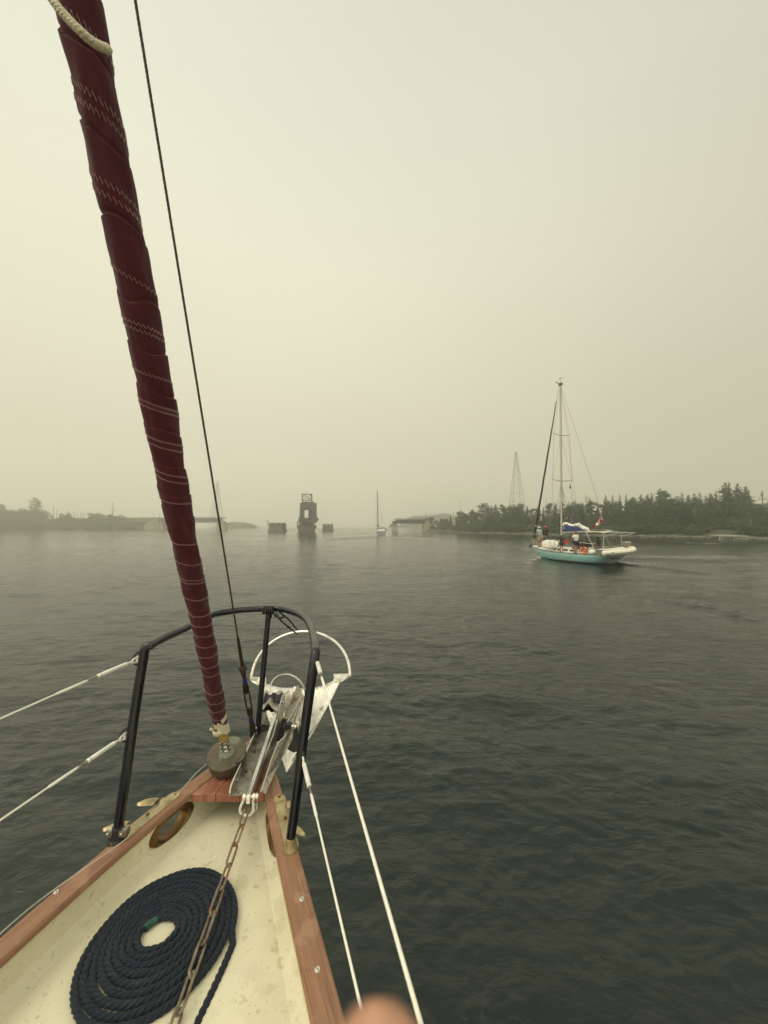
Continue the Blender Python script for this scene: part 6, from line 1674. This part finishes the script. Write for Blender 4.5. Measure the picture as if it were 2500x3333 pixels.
    b = MB(); b.ell(hd+fw*.053*H-up*.034*H, (.013*H, .004*H, .003*H), 6, rot); b.build('mouth', mat('lips', (.25, .08, .06), .6, bump=0), t, off=(0, 0, 0))
    b = MB(); b.ell(hd+up*.018*H-fw*.012*H, (.060*H, .066*H, .062*H), 10, rot, jit=.03); b.build('hair', hair, t, off=(0, 0, 0))
    # clothes: loose shells over the same joints
    def shell(nm, ns, es, grow, m_, extra={}):
        JJ = [G[n] if n in G else extra[n] for n in ns]; k = {n: i for i, n in enumerate(ns)}
        RR = []
        for n in ns:
            r = rads.get(n, extra.get(n+'_r', .04)); r = r if isinstance(r, tuple) else (r, r); RR.append(tuple((q+grow)*H for q in r))
        skinned(nm, JJ, [(k[a], k[b_]) for a, b_ in es], RR, m_, t, 0, 1)
    ex = {'uaL': G['shL'].lerp(G['elL'], sleeve), 'uaR': G['shR'].lerp(G['elR'], sleeve), 'uaL_r': .036, 'uaR_r': .036, 'hem': G['pelvis'].lerp(G['waist'], .1), 'hem_r': (.088, .068), 'collar': G['chest'].lerp(G['neck'], .7), 'collar_r': (.060, .050)}
    shell('shirt', ['chest', 'waist', 'hem', 'collar', 'shL', 'uaL', 'shR', 'uaR'], [('chest', 'waist'), ('waist', 'hem'), ('chest', 'collar'), ('chest', 'shL'), ('shL', 'uaL'), ('chest', 'shR'), ('shR', 'uaR')], .020, shirt, ex)
    f_ = .62 if not long_pants else 1.0
    ex2 = {'thL': G['hipL'].lerp(G['knL'], .7), 'thR': G['hipR'].lerp(G['knR'], .7), 'thL_r': .046, 'thR_r': .046}
    shell('shorts', ['pelvis', 'hipL', 'thL', 'hipR', 'thR'], [('pelvis', 'hipL'), ('hipL', 'thL'), ('pelvis', 'hipR'), ('hipR', 'thR')], .009, pants, ex2)
    if hat:
        hm, kind = hat; b = MB()
        b.lathe([(.062*H, 0), (.063*H, .025*H), (.045*H, .055*H), (.0, .062*H)], hd+up*.028*H-fw*.004*H, up, n=16)
        if kind == 'brim': b.lathe([(.060*H, .0), (.105*H, -.012*H), (.104*H, -.007*H), (.060*H, .008*H)], hd+up*.030*H, up, n=18, capped=False)
        else: b.ell(hd+up*.034*H+fw*.085*H, (.045*H, .045*H, .006*H), 8, rot)
        b.build('hat', hm, t, off=(0, 0, 0))
    for s, a_ in ((0, 'L'), (1, 'R')):
        b = MB(); c_ = G['an'+a_].lerp(G['to'+a_], .5); dd = (G['to'+a_]-G['an'+a_]); yw = math.atan2(-dd.x, dd.y)
        b.ell(c_+V((0, 0, -.012*H)), (.030*H, .075*H, .020*H), 8, Matrix.Rotation(yw, 3, 'Z')); b.build('shoe', blk if shirt is not whs else tan, t, off=(0, 0, 0))
    return t
hair_d = mat('dark_hair', (.015, .012, .010), .7, bump=0); hair_b = mat('brown_hair', (.10, .06, .035), .7, bump=0)
shirt_w = mat('white_shirt', (.80, .77, .68), .85, var=.08, vs=6, bump=0); shirt_g = mat('pale_grey_shirt', (.42, .45, .46), .85, bump=0)
shirt_b = mat('black_shirt', (.014, .013, .018), .85, bump=0); shirt_n = mat('dark_green_black_shirt', (.012, .018, .016), .85, var=.5, vs=8, bump=0); shirt_k = mat('dark_plum_shirt', (.028, .020, .030), .85, bump=0)
sh_k = mat('black_shorts', (.012, .012, .013), .85, bump=0); sh_t = mat('khaki_shorts', (.34, .30, .22), .85, bump=0); sh_gr = sh_gr if 'sh_gr' in globals() else mat('grey_shorts', (.12, .12, .11), .85, bump=0)
hat_w = mat('white_sun_hat', (.55, .55, .50), .85, bump=0); hat_r = mat('red_cap_cloth', (.62, .06, .07), .8, bump=0)
def deck_z(p): return shr(p.y)+.03
def foot_at(px, x_local):
    p = on_y(px, 1780, 0, x_local); return V((x_local, p.y, deck_z(V((0, p.y, 0)))))
def standing(px, xl, head_row, **k):
    f = foot_at(px, xl); w = YW(f); top = PY(px, head_row, w.y).z; return w, max(.9, (top-w.z)/.985)
w, H = standing(1757, -.30, 1713); w.z += .0
person('person in pale grey shirt and white sun hat standing at the yacht bow', w, YA+.2, H, {'elL': (-.17, .06, .66), 'haL': (-.10, .17, .60), 'elR': (.15, .03, .64)}, shirt_g, sh_t, hair_b, (hat_w, 'brim'))
w, H = standing(1777, .28, 1713)
person('person in black shirt and red cap standing near the yacht bow', w, YA-1.2, H, {'elR': (.12, .04, .64), 'haR': (.10, .13, .54), 'elL': (-.14, .03, .65), 'haL': (-.09, .15, .56)}, shirt_b, sh_gr, hair_d, (hat_r, 'cap'))
w, H = standing(1828, -1.22, 1741)
person('child in a dark sports shirt and shorts standing on the side deck by the mast', w, YA-.1, H, {'head': (0, .012, .885), 'elL': (-.13, .04, .66), 'haL': (-.08, .12, .60)}, shirt_n, sh_k, hair_d)
w, H = standing(1875, -1.25, 1730)
person('woman in a loose white shirt and black shorts standing on the port side deck', w, YA+.1, H, {'elL': (-.13, .07, .67), 'haL': (-.05, .15, .63), 'elR': (.13, .07, .67), 'haR': (.05, .15, .62), 'knL': (-.045, .01, .275), 'knR': (.045, .01, .275), 'anL': (-.05, -.01, .045), 'anR': (.05, -.01, .045)}, shirt_w, sh_k, hair_b, sleeve=.9)
f = foot_at(1905, -1.15); w = YW(f)
person('person in black bending low on deck just left of the orange lifebuoy', w, YA+.0, 1.62, {'pelvis': (0, -.10, .42), 'waist': (0, .0, .475), 'chest': (0, .13, .455), 'neck': (0, .235, .41), 'head': (0, .29, .37), 'crown': (0, .345, .335), 'face': (0, .3, -1),
   'shL': (-.11, .19, .43), 'shR': (.11, .19, .43), 'elL': (-.13, .23, .28), 'elR': (.13, .22, .28), 'haL': (-.10, .28, .16), 'haR': (.11, .27, .16), 'hipL': (-.055, -.09, .41), 'hipR': (.055, -.09, .41), 'knL': (-.07, .03, .24), 'knR': (.07, .02, .24)}, shirt_b, sh_k, hair_d)
f = V((-.15, on_y(1949, 1760, 0, -.15).y, .70)); w = YW(f); top = PY(1949, 1747, w.y).z
person('person in a dark plum shirt seated at the helm under the bimini', w, YA+.15, 1.72, {'pelvis': (0, -.02, .40), 'waist': (0, .0, .475), 'chest': (0, .02, .60), 'neck': (0, .02, .70), 'head': (0, .035, .765), 'crown': (0, .03, .83), 'shL': (-.115, .02, .675), 'shR': (.115, .02, .675), 'elL': (-.16, .08, .53), 'elR': (.16, .09, .53), 'haL': (-.11, .20, .47), 'haR': (.11, .20, .47),
   'hipL': (-.055, 0, .385), 'hipR': (.055, 0, .385), 'knL': (-.07, .22, .37), 'knR': (.07, .22, .37), 'anL': (-.07, .24, .14), 'anR': (.07, .24, .14), 'toL': (-.075, .32, .11), 'toR': (.075, .32, .11)}, shirt_k, sh_k, hair_d)
# ------------------------------------------------------------------ the far yacht motoring away up the channel
fz = 129.0; fc = PZ(1240, 1741.3, 0); fy = thing('sailing_yacht', 'small distant sailing yacht seen from astern in the middle of the channel', 'sailboat', fc)
fh = V((-.03, 1, 0)).normalized(); k_m = fc.y/F
def fp_(x, y, z): return fc+V((x, y, z))
b = MB(); rows = []
for i in range(15):
    u = i/14; y = 10.5*u; B = interp(u, [0, .3, .6, .85, 1], [1.45, 1.75, 1.6, .9, .05]); zs = 1.35+.3*u*u; rows.append([fp_(s_*B*w_, y+(1-w_)*.6*(u < .01), z_*zs) for s_, w_, z_ in ((-1, 1, 1), (-1, .93, .55), (-1, .72, .1), (-1, .5, -.2), (1, .5, -.2), (1, .72, .1), (1, .93, .55), (1, 1, 1))])
b.grid(rows); b.build('hull', mat('grey_hull_paint', (.22, .22, .2), .5, bump=0), fy); b = MB(); b.prism([rows[0][k] for k in range(8)], V((0, -.05, 0))); b.build('transom', gel_g, fy, smooth=False)
b = MB(); b.grid([[r[0]+V((0, 0, .01)), r[7]+V((0, 0, .01))] for r in rows]); b.build('deck', gel, fy)
b = MB(); b.tube([r[0] for r in rows], .07, 6); b.tube([r[7] for r in rows], .07, 6); b.tube([rows[0][0], rows[0][7]], .09, 6); b.build('gunwale', whs, fy)
mx = PY(1228.5, HZ, fc.y+5.5).x-fc.x; mt = PY(1228, 1595, fc.y+5.5).z
b = MB(); b.tube([fp_(mx, 5.5, 1.4), fp_(mx-.03, 5.5, mt)], [.13, .08], 8); b.build('mast', alu_d, fy)
b = MB(); b.tube([fp_(mx+.35, 9.5, 1.7), fp_(mx+.03, 5.6, mt*.97)], [.1, .05], 6); b.build('furled_genoa', tan, fy)
b = MB()
for s in (-1, 1): b.tube([fp_(mx, 5.5, mt*.99), fp_(mx+s*.9, 5.5, mt*.6), fp_(s*1.6, 5.3, 1.4)], .014, 4, caps=False)
b.tube([fp_(mx, 5.5, mt), fp_(.6, 0, 1.5)], .014, 4, caps=False); b.build('shrouds', rig, fy)
b = MB(); b.tube([fp_(mx, 5.3, 2.9), fp_(mx+.9, 1.4, 3.05)], .09, 6); b.build('boom', alu_d, fy)
b = MB(); rows = [[fp_(mx-.1+.24*i+.18*math.cos(a), 5.2-.9*i*.9, 3.15-.05*i+.24*math.sin(a)*(1-.12*i)) for a in np.linspace(0, 6.28, 9)] for i in range(5)]; b.grid(rows); b.build('sail_cover', sh_gr, fy)
b = MB(); rows = []
for i in range(6): rows.append([fp_(-.1+1.15*math.cos(a), 3.2+.25*i, 1.5+(.95-.08*i)*math.sin(a)) for a in np.linspace(0, math.pi, 11)])
b.grid(rows); b.build('spray_hood', sh_gr, fy)
b = MB(); b.tube(smooth_path([fp_(.5, .3, 2.5), fp_(1.1, .2, 2.4), fp_(1.45, .1, 2.0), fp_(1.55, 0, 1.5)], 4), .10, 6); b.box(fp_(1.72, -.1, 1.75), (.34, .4, .5)); b.build('outboard_bracket', blk, fy)
b = MB(); b.tube([fp_(-1.4, .1, 1.4), fp_(-1.35, .1, 2.05), fp_(1.35, .1, 2.05), fp_(1.4, .1, 1.4)], .04, 6); b.tube([fp_(0, .1, 1.4), fp_(0, .1, 2.05)], .03, 5); b.build('stern_rail', alu, fy)
b = MB(); b.box(fp_(-1.55, -.2, .9), (.3, .5, .5)); b.tube([fp_(-1.6, -.3, 1.2), fp_(-2.0, -.5, .3)], .06, 6); b.build('boarding_ladder', alu, fy)
t = thing('lifebuoy', 'white ring lifebuoy on the stern rail of the distant yacht', 'lifebuoy', fp_(.62, 0, 1.85)); b = MB(); b.tube([fp_(.62+.27*math.cos(a), 0, 1.85+.27*math.sin(a)) for a in np.linspace(0, 6.283, 17)[:-1]], .08, 6, closed=True); b.build('ring', whs, t)
t = thing('flag', 'tiny dark flag flying above the distant yacht', 'flag', PY(1241, 1684, fc.y)); q = PY(1241, 1684, fc.y); b = MB(); b.prism([q, q+V((-.12, 0, -.45)), q+V((.14, 0, -.42)), q+V((.1, 0, .1))], V((0, .02, 0))); b.build('cloth', sh_gr, t, smooth=False); b = MB(); b.tube([q+V((.06, 0, .3)), fp_(.62, .1, 2.0)], .012, 4); b.build('halyard', rig, t)
